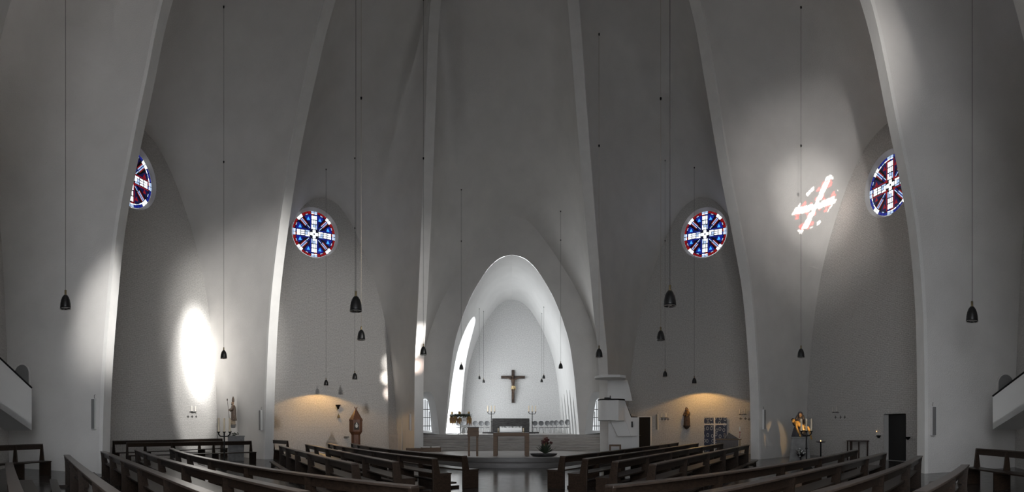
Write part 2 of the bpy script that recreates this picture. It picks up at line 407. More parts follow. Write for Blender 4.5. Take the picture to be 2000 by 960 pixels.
# ribs
for i, k in enumerate((-25.5, 25.5, -67.5, 67.5, -112.5, 112.5, -145, 145)):
    d = dirv(k); r_ = Vector((d.y, -d.x, 0)); b = MB(); pts = RIBC[k]; vs = []
    for j, (r, z) in enumerate(pts):
        p = pts[max(j-1, 0)]; q = pts[min(j+1, NT)]; tx, tz = q[0]-p[0], q[1]-p[1]; L = math.hypot(tx, tz) or 1
        nr, nz = -tz/L, tx/L                      # towards the inside
        o_ = d*r + Vector((0, 0, z)); inn = d*nr*.13 + Vector((0, 0, nz*.13))
        vs += [o_ - r_*HB, o_ - r_*HB + inn, o_ + r_*HB + inn, o_ + r_*HB]
    fs = [(j*4+c, j*4+c+1, (j+1)*4+c+1, (j+1)*4+c) for j in range(NT) for c in range(3)]
    b.add(vs, fs); o = b.build('trim_%d' % (i+1), M['rib'], smooth='auto', kind='structure'); shells.append(o)
b = MB(); b.lathe([(0, 26.06), (1.3, 26.0)], 32, cap=False); b.build('ceiling_crown', M['plaster'], kind='structure')
# floor
b = MB(); b.lathe([(0, 0), (26, 0)], 64, cap=False); floor = b.build('floor', M['floor'], kind='structure')

# ------------------------------------------------------------------ rose windows
def ring_seg(mb, r0, r1, a0, a1, y, mi, n=3):
    vs = []
    for i in range(n+1):
        a = a0+(a1-a0)*i/n
        vs += [(r0*math.sin(a), y, r0*math.cos(a)), (r1*math.sin(a), y, r1*math.cos(a))]
    mb.add(vs, [(2*i, 2*i+1, 2*i+3, 2*i+2) for i in range(n)], mi)
def rect_rad(mb, r0, r1, w0, w1, a, y, mi, off=0):
    c, s = math.cos(a), math.sin(a)
    def T(x, r): x += off; return (x*c + r*s, y, -x*s + r*c)
    mb.add([T(-w0, r0), T(w0, r0), T(w1, r1), T(-w1, r1)], [(0, 1, 2, 3)], mi)
def rose_glass(Rg, gl, red_tri=False, see_through=False):
    """stained glass: lead sheet behind small panes"""
    mb = MB(); W, B_, RD, CY_, PL, DK = 1, 2, 3, 4, 5, 6
    if not see_through:
        mb.lathe([(0, 0), (Rg, 0)], 48, 0, cap=False)
        # the disc was made in x,y: stand it up
        mb.v = [(x, .012, y) for x, y, z in mb.v]
    y = 0.0
    bodyA = [math.pi/2*i for i in range(4)]
    # outer ring of short panes in two rows
    n = 40
    for i in range(n):
        a0 = 2*math.pi*i/n+.012; a1 = 2*math.pi*(i+1)/n-.012; q = i % 10
        c = (PL if q in (0, 9) else (W if q in (4, 5) else ((B_ if red_tri else RD) if q % 2 else (RD if not red_tri else B_))))
        c2 = W if q in (0, 9, 4, 5) else (DK if q % 2 else (RD if not red_tri else W))
        ring_seg(mb, .905*Rg, .985*Rg, a0, a1, y, c); ring_seg(mb, .865*Rg, .895*Rg, a0, a1, y, c2 if q not in (2, 7) else PL)
    for a in bodyA:                                     # white cross
        for off in (-.085*Rg, 0, .085*Rg):
            for r0, r1, wd in ((.44, .59, .027), (.625, .79, .031)):
                rect_rad(mb, r0*Rg, r1*Rg, wd*Rg, wd*1.1*Rg, a, y, W, off)
        rect_rad(mb, .035*Rg, .17*Rg, .065*Rg, .065*Rg, a, y, W)
        rect_rad(mb, .20*Rg, .29*Rg, .055*Rg, .055*Rg, a, y, W); rect_rad(mb, .31*Rg, .41*Rg, .050*Rg, .050*Rg, a, y, PL)
        for off in (-.10*Rg, .10*Rg): rect_rad(mb, .21*Rg, .40*Rg, .028*Rg, .028*Rg, a, y, PL if off > 0 else W, off)
        for off in (-.07*Rg, .07*Rg): rect_rad(mb, .81*Rg, .86*Rg, .05*Rg, .05*Rg, a, y, B_ if off > 0 else RD, off)
        for off in (-.165*Rg, .165*Rg): rect_rad(mb, .25*Rg, .84*Rg, .018*Rg, .018*Rg, a, y, RD if red_tri else B_, off)
    for a in ([math.pi/4+math.pi/2*i for i in range(4)] if not see_through else []):      # diagonals
        for off, c in ((-.075*Rg, RD), (-.035*Rg, PL), (.035*Rg, PL), (.075*Rg, RD)):
            rect_rad(mb, .50*Rg, .84*Rg, .016*Rg, .018*Rg, a, y, c, off)
        rect_rad(mb, .50*Rg, .84*Rg, .012*Rg, .012*Rg, a, y, B_)
        for off in (-.03*Rg, .03*Rg): rect_rad(mb, .24*Rg, .47*Rg, .014*Rg, .016*Rg, a, y, PL if off > 0 else B_, off)
        rect_rad(mb, .18*Rg, .30*Rg, .02*Rg, .07*Rg, a, y-.002, RD if red_tri else DK)
    for i in range(8):                                       # blue fields with a small bright triangle
        am = math.pi/8 + math.pi/4*i
        for r0, r1, da0, da1 in ((.38, .60, .10, .13), (.61, .85, .14, .165)):
            vs = [((r*Rg)*math.sin(am+da), y+.004, (r*Rg)*math.cos(am+da)) for r, da in ((r0, -da0), (r0, da0), (r1, da1), (r1, -da1))]
            mb.add(vs, [(0, 1, 2, 3)], B_ if r0 > .5 and not red_tri else DK)
        c = .70*Rg; t = .075*Rg
        vs = [(c*math.sin(am)+dx, y-.004, c*math.cos(am)+dz) for dx, dz in ((-t, -t*.9), (t, -t*.9), (0, t*1.1))]
        mb.add(vs, [(0, 1, 2)], RD if red_tri else CY_)
    return mb
RG = 1.38
def clear_glass(Rg):
    """see-through mosaic in opaque lead, pattern slanted and thinned to shape its projected light"""
    src = rose_glass(Rg, None, True, True)
    polys = [([(src.v[i][0], src.v[i][2]) for i in f], m) for f, m in zip(src.f, src.m)]
    bbs = [(min(p[0] for p in q), max(p[0] for p in q), min(p[1] for p in q), max(p[1] for p in q)) for q, m in polys]
    N = 110; st = 2*Rg/N; mb = MB()
    def inside(q, x, z):
        c = False; j = len(q)-1
        for i in range(len(q)):
            if (q[i][1] > z) != (q[j][1] > z) and x < (q[j][0]-q[i][0])*(z-q[i][1])/(q[j][1]-q[i][1])+q[i][0]: c = not c
            j = i
        return c
    for a in range(N):
        for b_ in range(N):
            x = -Rg+(a+.5)*st; z = -Rg+(b_+.5)*st
            if x*x+z*z > Rg*Rg*1.02: continue
            mi = 0; gx, gz = -x, z; x, z = -(1.553*gx-1.024*gz), -.547*gx+1.640*gz
            if x*x+z*z > Rg*Rg: mi = 0
            for (q, m), bb in zip(polys, bbs):
                if bb[0] <= x <= bb[1] and bb[2] <= z <= bb[3] and inside(q, x, z): mi = m
            if mi in (2, 4, 6): mi = 0
            rr = math.hypot(x, z)/Rg
            if rr > .85 and (int(math.atan2(x, z)*20/math.pi*1.0)*7919) % 5 > 2: mi = 0
            x, z = -gx, gz
            mb.add([(x-st/2, 0, z-st/2), (x+st/2, 0, z-st/2), (x+st/2, 0, z+st/2), (x-st/2, 0, z+st/2)], [(0, 1, 2, 3)], mi)
    return mb
RG = 1.38
def rose(idx, u_deg, z=13.0, v=0.0, red=False, clear=False, dist=RW):
    u = dirv(u_deg); right = Vector((u.y, -u.x, 0)); depth = .12 if clear else .2
    s_ = splay('x', u, dist, circ(v, z, RG+(.02 if clear else .14)), circ(v, z, RG), depth, None)
    w = s_.build('window_%d' % idx, M['plaster'], smooth=True, kind='structure')
    p = 'c_' if clear else 'g_'
    g = (clear_glass(RG) if clear else rose_glass(RG, None, red)).build('stained_glass', [M['lead']]+[M[p+k] for k in ('white', 'blue', 'red', 'cyan', 'pale', 'dark')], parent=w, weld=False)
    g.location = u*(dist+depth-.02) + right*v + Vector((0, 0, z)); g.rotation_euler = (0, 0, facing(-u))
    
    return w
for i, (ud, red, v_, z_) in enumerate(((-45, False, -.62, 13.15), (45, False, .30, 13.2), (-90, True, -.1, 13.1), (90, True, -.1, 12.8), (135, True, 0, 13))):
    rose(i+1, ud, red=red, v=v_, z=z_)
rose(15, -135, red=True)
rose(16, 180, z=12.8, red=True, clear=True)

# ------------------------------------------------------------------ end walls
ZR = 13.0
rh = circ(0, ZR, RG+.14)
def wv(px, u_deg, dist=RW):
    """where the sight line through px meets the end wall: (v, horizontal distance)"""
    u = dirv(u_deg); right = Vector((u.y, -u.x, 0)); d = Vector((math.sin(az(px)), math.cos(az(px)), 0)); c = Vector((0, CY, 0))
    t = (dist - c.dot(u))/d.dot(u); return (c+d*t).dot(right), t
def wz(py, t): return EZ+(HY-py)*t/F
wall_obj('wall_left_front', A2, dirv(-45), RW, [circ(-.62, 13.15, RG+.14)], M['brick'])
wall_obj('wall_left', A3, dirv(-90), RW, [circ(-.1, 13.1, RG+.14)], M['brick'])
dv0, t0 = wv(1735, 90); dv1, t1 = wv(1769, 90)
DZ = wz(808, (t0+t1)/2)
wall_obj('wall_right', A3, dirv(90), RW, [circ(-.1, 12.8, RG+.14), recthole(dv0-.28, dv1, .02, DZ)], M['brick'])
wall_obj('wall_right_front', A2, dirv(45), RW, [circ(.30, 13.2, RG+.14)], M['brick'])
wall_obj('wall_left_rear', A3, dirv(-135), RW, [rh], M['brick'])
wall_obj('wall_rear', A3, dirv(180), RW, [circ(0, 12.8, RG+.02), archhole(0, .01, 5.2, 10.6)], M['brick'])  # unseen rear arch left open to let sky light in
wall_obj('wall_right_rear', A3, dirv(135), RW, [rh], M['brick'])
# ------------------------------------------------------------------ choir
YW = 14.6; YE = 24.6; ZC = 1.1
HWT = [(4.30, 0), (4.28, 1.2), (4.1, 3.3), (3.92, 5.1), (3.66, 6.8), (3.30, 8.1), (2.85, 9.3), (2.30, 10.4), (1.5, 11.6), (.75, 12.25), (0, 12.45)]
HP = arch_poly(HWT, 48)
def hw(z):
    for (w0, z0), (w1, z1) in zip(HP, HP[1:]):
        if z0 <= z <= z1: return w0+(w1-w0)*(z-z0)/max(z1-z0, 1e-6)
    return 0
inner = [(-hw(ZC), ZC)] + [(-w, z) for w, z in HP if z > ZC] + [(w, z) for w, z in HP[::-1][1:] if z > ZC] + [(hw(ZC), ZC)]
WL = archhole(-5.42, ZC, .78, 3.85); WR = archhole(5.42, ZC, .78, 3.85)
def close(lp): return lp
inner = [(v, z if z > ZC else ZC+.0) for v, z in inner]
wall_obj('wall_front', A1, dirv(0), YW, [[(v, max(z, ZC)) for v, z in inner], close(WL), close(WR)], M['plaster'])
# raised choir floor and the two front windows' splays
b = MB(); b.box((0, 19.7, ZC/2), (16, 11.2, ZC)); 
b.build('floor_choir', M['podium'], kind='structure')
def up_arch(v, hwid, ztop, n=20): return archhole(v, ZC, hwid, ztop, n)
for i, (sx) in enumerate((-1, 1)):
    lp0 = archhole(sx*5.42, ZC, .78, 3.85); lp1 = archhole(sx*(5.42+.32), ZC+.25, .42, 3.45)
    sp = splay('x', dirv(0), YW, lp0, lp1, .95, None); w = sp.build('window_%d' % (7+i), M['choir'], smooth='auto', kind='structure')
    mb = MB(); mb.add([(v, YW+.97, z) for v, z in lp1], [tuple(range(len(lp1)))]); mb.build('pane', M['sky_pane'], parent=w)
    g = MB(); v0 = sx*(5.42+.32)
    for q in (-.28, -.14, 0, .14, .28): g.tube([(v0+q, YW+.93, ZC+.27), (v0+q, YW+.93, ZC+.25+(3.2-.25)*(1-abs(q/.42)**3.2)*.98 - .85)], 0.020, 6)
    for z in (1.65, 2.2, 2.75): g.tube([(v0-.40, YW+.93, z), (v0+.40, YW+.93, z)], .024, 6)
    g.build('lattice', M['iron'], parent=w)
# barrel of the choir with its side openings
def open_left(y):
    c, h, top = 19.2, 4.1, 9.6
    t = abs(y-c)/h
    return ZC+(top-ZC)*(1-t**2.6) if t < 1 else ZC
SL = [(16.1, .48, 3.6), (17.5, .5, 4.2), (19.1, .55, 4.35), (20.9, .55, 4.2), (22.7, .55, 4.1)]
def open_right(y):
    for c, h, top in SL:
        t = abs(y-c)/h
        if t < 1: return ZC+(top-ZC)*(1-t**1.9)
    return ZC
ys = [YW+(YE-YW)*i/200 for i in range(201)]
arcl = resample([(w, z) for w, z in HP], 60)
def barrel_pt(side, zlow, q):
    """q 0..1 from the lower edge to the ridge"""
    # start index by height
    L = [p for p in arcl]; i0 = 0
    while i0 < len(L)-2 and L[i0+1][1] < zlow: i0 += 1
    f0 = i0+(zlow-L[i0][1])/max(L[i0+1][1]-L[i0][1], 1e-6); f0 = max(f0, 0)
    f = f0+(len(L)-1-f0)*q; i = min(int(f), len(L)-2); t = f-i
    return side*(L[i][0]+(L[i+1][0]-L[i][0])*t), L[i][1]+(L[i+1][1]-L[i][1])*t
for side, fn, nm in ((-1, open_left, 'wall_choir_left'), (1, open_right, 'wall_choir_right')):
    NQ = 30; vs = []
    for y in ys:
        zl = fn(y)
        for q in range(NQ+1):
            x, z = barrel_pt(side, zl, q/NQ); vs.append((x, y, z))
    fs = [(i*(NQ+1)+j, i*(NQ+1)+j+1, (i+1)*(NQ+1)+j+1, (i+1)*(NQ+1)+j) for i in range(200) for j in range(NQ)]
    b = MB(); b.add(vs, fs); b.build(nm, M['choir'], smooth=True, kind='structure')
def side_window(idx, side, fn, y0, y1, depth, panem, nm='pane'):
    n = 40; lp = []
    for i in range(n+1):
        y = y0+(y1-y0)*i/n; z = fn(y); lp.append((side*hw(z), y, z))
    out = [(side*(4.3+depth), p[1], p[2]) for p in lp]
    b = MB(); m = len(lp); b.add(lp+out, [(i, (i+1) % m, (i+1) % m+m, i+m) for i in range(m)])
    w = b.build('window_%d' % idx, M['choir'], smooth='auto', kind='structure')
    pb = MB(); pb.add([(side*(4.3+depth-.02), p[1], p[2]) for p in lp], [tuple(range(m))]); pb.build(nm, panem, parent=w)
side_window(9, -1, open_left, 15.12, 23.28, .9, M['sky_pane_big'])
for i, (c, h, top) in enumerate(SL): side_window(10+i, 1, open_right, c-h*.999, c+h*.999, .8, M['pane_dim'])
# choir end wall
bm = bmesh.new(); lp = [(-w, z) for w, z in HP]+[(w, z) for w, z in HP[::-1][1:]]
fill_loops(bm, [[(v, YE, z) for v, z in lp]]); me = bpy.data.meshes.new('wall_choir_end'); uvl = bm.loops.layers.uv.new('UVMap')
for f in bm.faces:
    for l in f.loops: l[uvl].uv = (l.vert.co.x, l.vert.co.z)
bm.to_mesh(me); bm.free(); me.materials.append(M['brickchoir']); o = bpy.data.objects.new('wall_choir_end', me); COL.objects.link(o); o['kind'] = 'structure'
# steps up to the choir
for i in range(7):
    zt = ZC*(7-i)/7; y1 = 14.15-.32*i
    b = MB(); b.box((0, (y1+14.3)/2, zt-ZC/14), (12.4-.02*i, 14.3-y1, ZC/7-.004))
    b.build('trim_%d' % (20+i), M['step'], kind='structure', bevel=.012)
# altar platform
def ellip(rx, ry, y, z0, z1, name, m, n=72):
    b = MB(); b.lathe([(1, z0), (1, z1-.01), (.998, z1), (0, z1)], n, o=(0, y, 0), ax=rx, ay=ry, cap=False)
    return b.build(name, m, smooth='auto', kind='structure')
ellip(5.0, 3.15, 5.75, 0, .18, 'floor_lower_podium', M['podium_edge'])
ellip(4.3, 2.75, 5.75, .18, .355, 'floor_podium_step', M['podium_edge'])
ellip(4.28, 2.73, 5.75, .355, .362, 'floor_podium', M['podium'])
# ------------------------------------------------------------------ sight lines onto the shell
bpy.context.view_layer.update()
def make_bvh():
    vs = []; fs = []
    for o in bpy.data.objects:
        if o.type != 'MESH' or not (o.name.startswith(('ceiling', 'trim', 'wall', 'floor'))): continue
        b = len(vs); mw = o.matrix_world
        vs += [mw @ v.co for v in o.data.vertices]; fs += [tuple(b+i for i in p.vertices) for p in o.data.polygons]
    return BVHTree.FromPolygons(vs, fs)
BVH = make_bvh(); CAMP = Vector((0, CY, EZ))
def hit(px, py):
    d = Vector((math.sin(az(px)), math.cos(az(px)), (HY-py)/F)).normalized()
    p, n, i, dist = BVH.ray_cast(CAMP, d)
    if n.dot(d) > 0: n = -n
    return p, n
def wallmount(px, py, off=0.0, zc=None):
    """(location, rotation) of a thing hung on the wall where the photo shows it"""
    p, n = hit(px, py); nh = Vector((n.x, n.y, 0)).normalized()
    return p+nh*off, facing(nh), (Vector((p.x, p.y, 0))-Vector((0, CY, 0))).length
def tocam(p): return facing((Vector((0, CY, 0))-Vector((p.x, p.y, 0))).normalized())

# ------------------------------------------------------------------ pews
def path_from(pts, z, n=13):
    """quadratic curve through the measured points of the top edge"""
    g = [G(px, py, z) for px, py in pts]; a, b_ = g[0], g[-1]
    c = (b_-a); c.z = 0; L = c.length; t = c/L; nn = Vector((-t.y, t.x, 0))
    xs = [(p-a).dot(t)/L for p in g]; ysv = [(p-a).dot(nn) for p in g]
    num = sum(x*(1-x)*y for x, y in zip(xs, ysv)); den = sum((x*(1-x))**2 for x in xs) or 1
    k = num/den
    return [Vector((a.x, a.y, 0)) + t*(L*i/(n-1)) + nn*(k*(i/(n-1))*(1-i/(n-1))) for i in range(n)]
def frames(path):
    out = []
    for i, p in enumerate(path):
        t = (path[min(i+1, len(path)-1)]-path[max(i-1, 0)]).normalized(); out.append((p, t))
    return out
def board(mb, fr, fwd, a, b_, z0, z1, mi=0):
    vs = []
    for p, t in fr:
        n = Vector((-t.y, t.x, 0)); n = n if n.dot(fwd) > 0 else -n
        for o_, z in ((a, z0), (b_, z0), (b_, z1), (a, z1)): vs.append(p+n*o_+Vector((0, 0, z)))
    m = len(fr); fs = [(i*4+c, i*4+(c+1) % 4, (i+1)*4+(c+1) % 4, (i+1)*4+c) for i in range(m-1) for c in range(4)]
    fs += [(3, 2, 1, 0), ((m-1)*4, (m-1)*4+1, (m-1)*4+2, (m-1)*4+3)]
    mb.add(vs, fs, mi)
def panel(mb, p, t, fwd, prof, th):
    n = Vector((-t.y, t.x, 0)); n = n if n.dot(fwd) > 0 else -n
    vs = []
    for s_ in (-1, 1): vs += [p + t*(s_*th/2) + n*o_ + Vector((0, 0, z)) for o_, z in prof]
    m = len(prof); mb.add(vs, [tuple(range(m)), tuple(range(2*m-1, m-1, -1))]+[(i, (i+1) % m, (i+1) % m+m, i+m) for i in range(m)])
def at_len(path, s):
    L = 0
    for a, b_ in zip(path, path[1:]):
        l = (b_-a).length
        if L+l >= s: return a+(b_-a)*((s-L)/l), (b_-a).normalized()
        L += l
    return path[-1], (path[-1]-path[-2]).normalized()
def pew(path, label, H=.80, fwd=None, group=None, nsup=None, kneel=True, ledge=True):
    mid = path[len(path)//2]; base = Vector((mid.x, mid.y, 0))
    if fwd is None: fwd = (Vector((0, 9, 0))-mid).normalized()
    path = [p-base for p in path]
    t_ = thing('pew', label, 'pew', base, 0, group)
    L = sum((b_-a).length for a, b_ in zip(path, path[1:])); fr = frames(path)
    mb = MB(); board(mb, fr, fwd, -.13 if ledge else -.05, .025, H-.03, H); mb.build('cap_rail', M['pewtop'], t_, bevel=.006)
    mb = MB(); board(mb, fr, fwd, -.03, .0, H-.17, H-.03); mb.build('back_rail', M['pew'], t_)
    mb = MB(); board(mb, fr, fwd, .0, .40, .42, .455); mb.build('seat', M['pew'], t_, bevel=.006)
    if kneel:
        mb = MB(); board(mb, fr, fwd, -.48, -.30, .14, .18)
        for s in [.25 + i*(L-.5)/max(1, round(L/2.2)) for i in range(max(1, round(L/2.2))+1)]:
            p, t = at_len(path, s); n = Vector((-t.y, t.x, 0)); n = n if n.dot(fwd) > 0 else -n
            vs = []
            panel(mb, p, t, fwd, [(-.45, 0), (-.05, 0), (-.05, .06), (-.33, .06), (-.33, .14), (-.45, .14)], .04)
        mb.build('kneeler', M['pew'], t_)
    prof = [(-.12 if ledge else -.05, H-.03), (-.10 if ledge else -.05, H-.16), (-.09, .44), (-.09, 0), (.38, 0), (.38, .42), (.10, .42), (.03, H-.03)]
    for s in (.03, L-.03):
        p, t = at_len(path, s); mb = MB(); panel(mb, p, t, fwd, prof, .055); mb.build('end_panel', M['pew'], t_, bevel=.005)
    k = nsup if nsup is not None else max(1, round(L/2.0)-1)
    for i in range(k):
        p, t = at_len(path, L*(i+1)/(k+1)); mb = MB(); panel(mb, p, t, fwd, prof, .05); mb.build('support_panel', M['pew'], t_)
    return t_
ORD = ['frontmost', 'second', 'third', 'fourth', 'fifth']
LA = [[(690, 864.5), (766, 876.2), (911, 889)], [(645, 865), (700, 875), (773, 885.6), (853, 894)],
      [(601, 866.5), (669, 880), (777, 900.5)], [(550, 869), (596, 881), (698, 904)]]
LB = [[(337, 874), (450, 899.5), (596, 926.5), (740, 941), (816, 947)], [(270, 877), (346, 900), (490, 936), (603, 958)],
      [(204, 880), (273, 907), (346, 933), (416, 959), (430, 965)], [(134, 887), (175, 920), (233, 958.5), (262, 980)], [(23, 902), (33, 935), (45, 965)]]
RA = [[(1095, 889.5), (1270, 870), (1321, 863)], [(1139, 894.5), (1200, 888), (1300, 873), (1360, 864.5)],
      [(1197, 900), (1346, 875), (1408, 865)], [(1270, 905), (1360, 887), (1458, 868)]]
RB = [[(1184, 946), (1270, 937), (1346, 928), (1490, 909), (1552, 901), (1669, 877)], [(1368, 959), (1450, 944), (1596, 913), (1724, 883)],
      [(1586, 959), (1740, 913), (1792, 889)], [(1786, 959), (1867, 916), (1880, 906)]]
for side, rows, blk in (('left', LA, 0), ('left', LB, 1), ('right', RA, 0), ('right', RB, 1)):
    for i, pts in enumerate(rows):
        a = pts
        if len(set(a)) > 1:
            lb = ('long dark curved pew in the %s block near the altar, %s row' if not blk else 'long dark curved pew in the %s block nearest the viewer, %s row') % (side, ORD[i])
            pew(path_from(a, .80), lb, group='pews in the two %s blocks' % ('far' if not blk else 'near'))
# benches along the walls
def seg(a, b_, n=7): a = Vector((a[0], a[1], 0)); b_ = Vector((b_[0], b_[1], 0)); return [a.lerp(b_, i/(n-1)) for i in range(n)]
def xy(px, D): p = P(px, HY, D); return (p.x, p.y)
pew(seg(xy(221, 19.5), xy(434, 24.4)), 'long dark bench against the left wall under the bright patch of sun', H=.95, fwd=Vector((1, -.1, 0)), kneel=False, ledge=False, group='benches by the walls')
pew(seg(xy(247, 17.6), xy(491, 20.2)), 'dark bench in front of the wall bench, running behind the tall candelabrum at the left', H=.93, fwd=Vector((.8, -.6, 0)), kneel=False, ledge=False, group='benches by the walls')
pew(seg(xy(533, 22.2), xy(562, 20.6), 4), 'short dark bench just behind the second pier on the left', H=.93, fwd=Vector((1, .3, 0)), kneel=False, ledge=False, nsup=0, group='benches by the walls')
pew(seg(xy(-30, 13.0), xy(83, 14.6)), 'dark bench below the stair at the far left edge', H=.98, fwd=Vector((.9, -.3, 0)), kneel=False, ledge=False, group='benches by the walls')
pew(seg(xy(1907, 12.2), xy(2040, 9.9)), 'dark bench below the stair at the far right edge', H=.94, fwd=Vector((-.9, -.3, 0)), kneel=False, ledge=False, group='benches by the walls')

# ------------------------------------------------------------------ pendant lamps
PL_ = [(128, 570, 602, 22, 13.8), (437, 682, 699, 13, 18.8), (695, 571, 607, 24, 13.8), (705.5, 638, 663, 16, 18.3), (693, 726, 740, 10, 26),
       (637, 740, 752, 9, 26.2), (827, 673, 692, 13, 22), (901, 710, 721, 8.5, 27), (936, 733, 740, 5.5, 33.5), (944.5, 739, 747, 5.5, 35.5),
       (1058, 738, 746, 5.5, 35.5), (1062, 731, 739, 6, 33.5), (1095, 708, 719, 8.5, 27), (1170, 677, 697, 14, 21.5), (1290.5, 642, 664, 16, 18.3),
       (1308.5, 562, 597, 25, 13.4), (1299, 724, 735, 9, 26), (1356, 736, 748, 9, 26.2), (1564.5, 680, 697, 14, 18.8), (1898.5, 594, 627, 24, 13.4)]
LBL = ['leftmost black bell lamp, hanging high before the left wall', 'black bell lamp hanging beside the bright patch of sun, above the bishop statue',
 'largest black bell lamp left of the choir, hanging on a long pale cord', 'middle-sized black bell lamp just below and right of the large one on the left',
 'small black bell lamp lowest of its column, above the wooden shrine', 'small lit bell lamp over the warm pool of light on the left wall',
 'black bell lamp hanging against the bright pier left of the choir', 'small black bell lamp in front of the left edge of the choir arch',
 'tiny black lamp in the choir, the higher one left of the crucifix', 'tiny black lamp in the choir, the lower one left of the crucifix',
 'tiny black lamp in the choir, the lower one right of the crucifix', 'tiny black lamp in the choir, the higher one right of the crucifix',
 'small black bell lamp in front of the right edge of the choir arch', 'black bell lamp hanging just above the pulpit canopy by the pier',
 'middle-sized black bell lamp just below and left of the large one on the right', 'largest black bell lamp on the right, hanging below the right hand cords',
 'small black bell lamp lowest of its column, above the dark doorway', 'small lit bell lamp over the madonna and the warm pool of light',
 'black bell lamp hanging above the painted pieta group', 'rightmost black bell lamp, hanging before the grey right wall']
def lamp_proto():
    t_ = thing('pendant_lamp', 'x', 'lamp')
    b = MB(); pr = [(.045, .44), (.075, .42), (.115, .36), (.150, .27), (.172, .16), (.180, .06), (.184, 0), (.176, 0), (.170, .07), (.160, .16), (.14, .25), (.10, .33), (.0, .38)]
    b.lathe(pr, 32, 0, cap=False); b.build('lamp_shade', M['lampmetal'], t_, smooth=True)
    b = MB(); b.lathe([(.18, .0), (.184, -.012), (.172, -.012), (.168, .0), (.18, .0)], 32, 0, cap=False)
    b.lathe([(.03, .02), (.05, .0), (.05, .14), (.03, .14)], 16); 
    for a in range(4): b.box((.10*math.cos(a*math.pi/2), .10*math.sin(a*math.pi/2), 0.0), (.14 if a % 2 == 0 else .012, .012 if a % 2 == 0 else .14, .02))
    b.build('glare_ring', M['lampin'], t_)
    b = MB(); b.lathe([(.0, .60), (.03, .60), (.035, .585), (.035, .46), (.048, .45), (.045, .43), (0, .43)], 16); b.build('socket_cap', M['brass'], t_, smooth='auto')
    return t_
lp0 = lamp_proto()
for i, (px, y0, y1, w, D) in enumerate(PL_):
    t_ = lp0 if i == 0 else copy_tree(lp0)
    p = P(px, y1, D); t_.location = p; s_ = w*D/F/.368; t_.scale = (s_, s_, s_); t_['label'] = LBL[i]; t_['group'] = 'pendant lamps'
    up = BVH.ray_cast(p+Vector((0, 0, 1)), Vector((0, 0, 1)))[0]
    top = up.z if up else 24
    b = MB(); b.tube([(0, 0, .59), (0, 0, (top-p.z)/s_)], .0065/s_, 6)
    c = b.build('cord', M['iron'] if i not in (2, 3, 13, 14, 15) else M['palecord'], t_)
    b = MB(); b.lathe([(0, 0), (.03, 0), (.045, .06), (.045, .1), (0, .1)], 10, o=(0, 0, (top-p.z)/s_-.1)); b.build('ceiling_hook', M['iron'], t_)
for i in (5, 17):                                   # the two lamps that are switched on
    px, y0, y1, w, D = PL_[i]; p = P(px, y1, D)
    l = bpy.data.lights.new('pendant_light', 'SPOT'); l.energy = 620; l.spot_size = R(150); l.spot_blend = .15; l.color = (1, .56, .17); l.shadow_soft_size = .04
    o = bpy.data.objects.new('pendant_light', l); COL.objects.link(o); o.location = p+Vector((0, 0, .02))
    b = MB(); b.ball((0, 0, .05), .045, 12); b.build('bulb', M['bulb'], [x for x in bpy.data.objects if x.get('label') == LBL[i]][0], smooth=True)
# ------------------------------------------------------------------ figures
def remesh(o, vox=.012, sm=True):
    m = o.modifiers.new('remesh', 'REMESH'); m.mode = 'VOXEL'; m.voxel_size = vox; m.use_smooth_shade = True
    s_ = o.modifiers.new('smooth', 'SMOOTH'); s_.factor = .5; s_.iterations = 2
    return o
def head(mb, c, r, tilt=0, turn=0, mi=0):
    """egg head with brow, nose, chin and ears; looks along -Y"""
    rot = Matrix.Rotation(turn, 3, 'Z') @ Matrix.Rotation(tilt, 3, 'X'); c = Vector(c)
    def T(v): return c + rot @ Vector(v)
    t = MB(); t.ball((0, 0, 0), r, 16, sc=(.78, .92, 1.12)); t.ball((0, -.25*r, -.62*r), r*.48, 10, sc=(.9, .9, 1))
    t.ball((0, -.80*r, .28*r), r*.22, 8, sc=(2.2, .7, .5)); t.tube([(0, -.86*r, .24*r), (0, -1.12*r, -.14*r), (0, -.86*r, -.22*r)], [r*.07, r*.15, r*.08], 8)
    for s_ in (-1, 1): t.ball((s_*.78*r, .05*r, -.02*r), r*.2, 8, sc=(.4, .8, 1.3)); t.ball((s_*.38*r, -.70*r, -.28*r), r*.2, 8)
    t.ball((0, -.86*r, -.45*r), r*.12, 8, sc=(2.0, .7, .6))
    mb.add([T(v) for v in t.v], t.f, mi)
def hand(mb, wrist, dirn, up, L=.17, curl=.35, mi=0):
    """palm, four separate fingers and a thumb"""
    d = Vector(dirn).normalized(); u = (Vector(up)-d*Vector(up).dot(d)).normalized(); s_ = d.cross(u)
    w = Vector(wrist); pe = w+d*L*.52
    mb.tube([w-d*L*.1, w+d*L*.2, pe], [L*.13, (L*.23, L*.12), (L*.24, L*.10)], 10)
    for i, fl in enumerate((.40, .48, .45, .34)):
        b0 = pe + s_*L*(.17-.115*i) - d*L*.05; p1 = b0+d*L*fl*.5; p2 = p1+(d*math.cos(curl)-u*math.sin(curl))*L*fl*.3; p3 = p2+(d*math.cos(2*curl)-u*math.sin(2*curl))*L*fl*.28
        mb.tube([b0, p1, p2, p3], [L*.055, L*.05, L*.045, L*.03], 7)
    t0_ = w+s_*L*.16+d*L*.12; mb.tube([t0_, t0_+(s_*.6+d*.7)*L*.2, t0_+(s_*.5+d*1.4)*L*.26], [L*.065, L*.055, L*.035], 7)
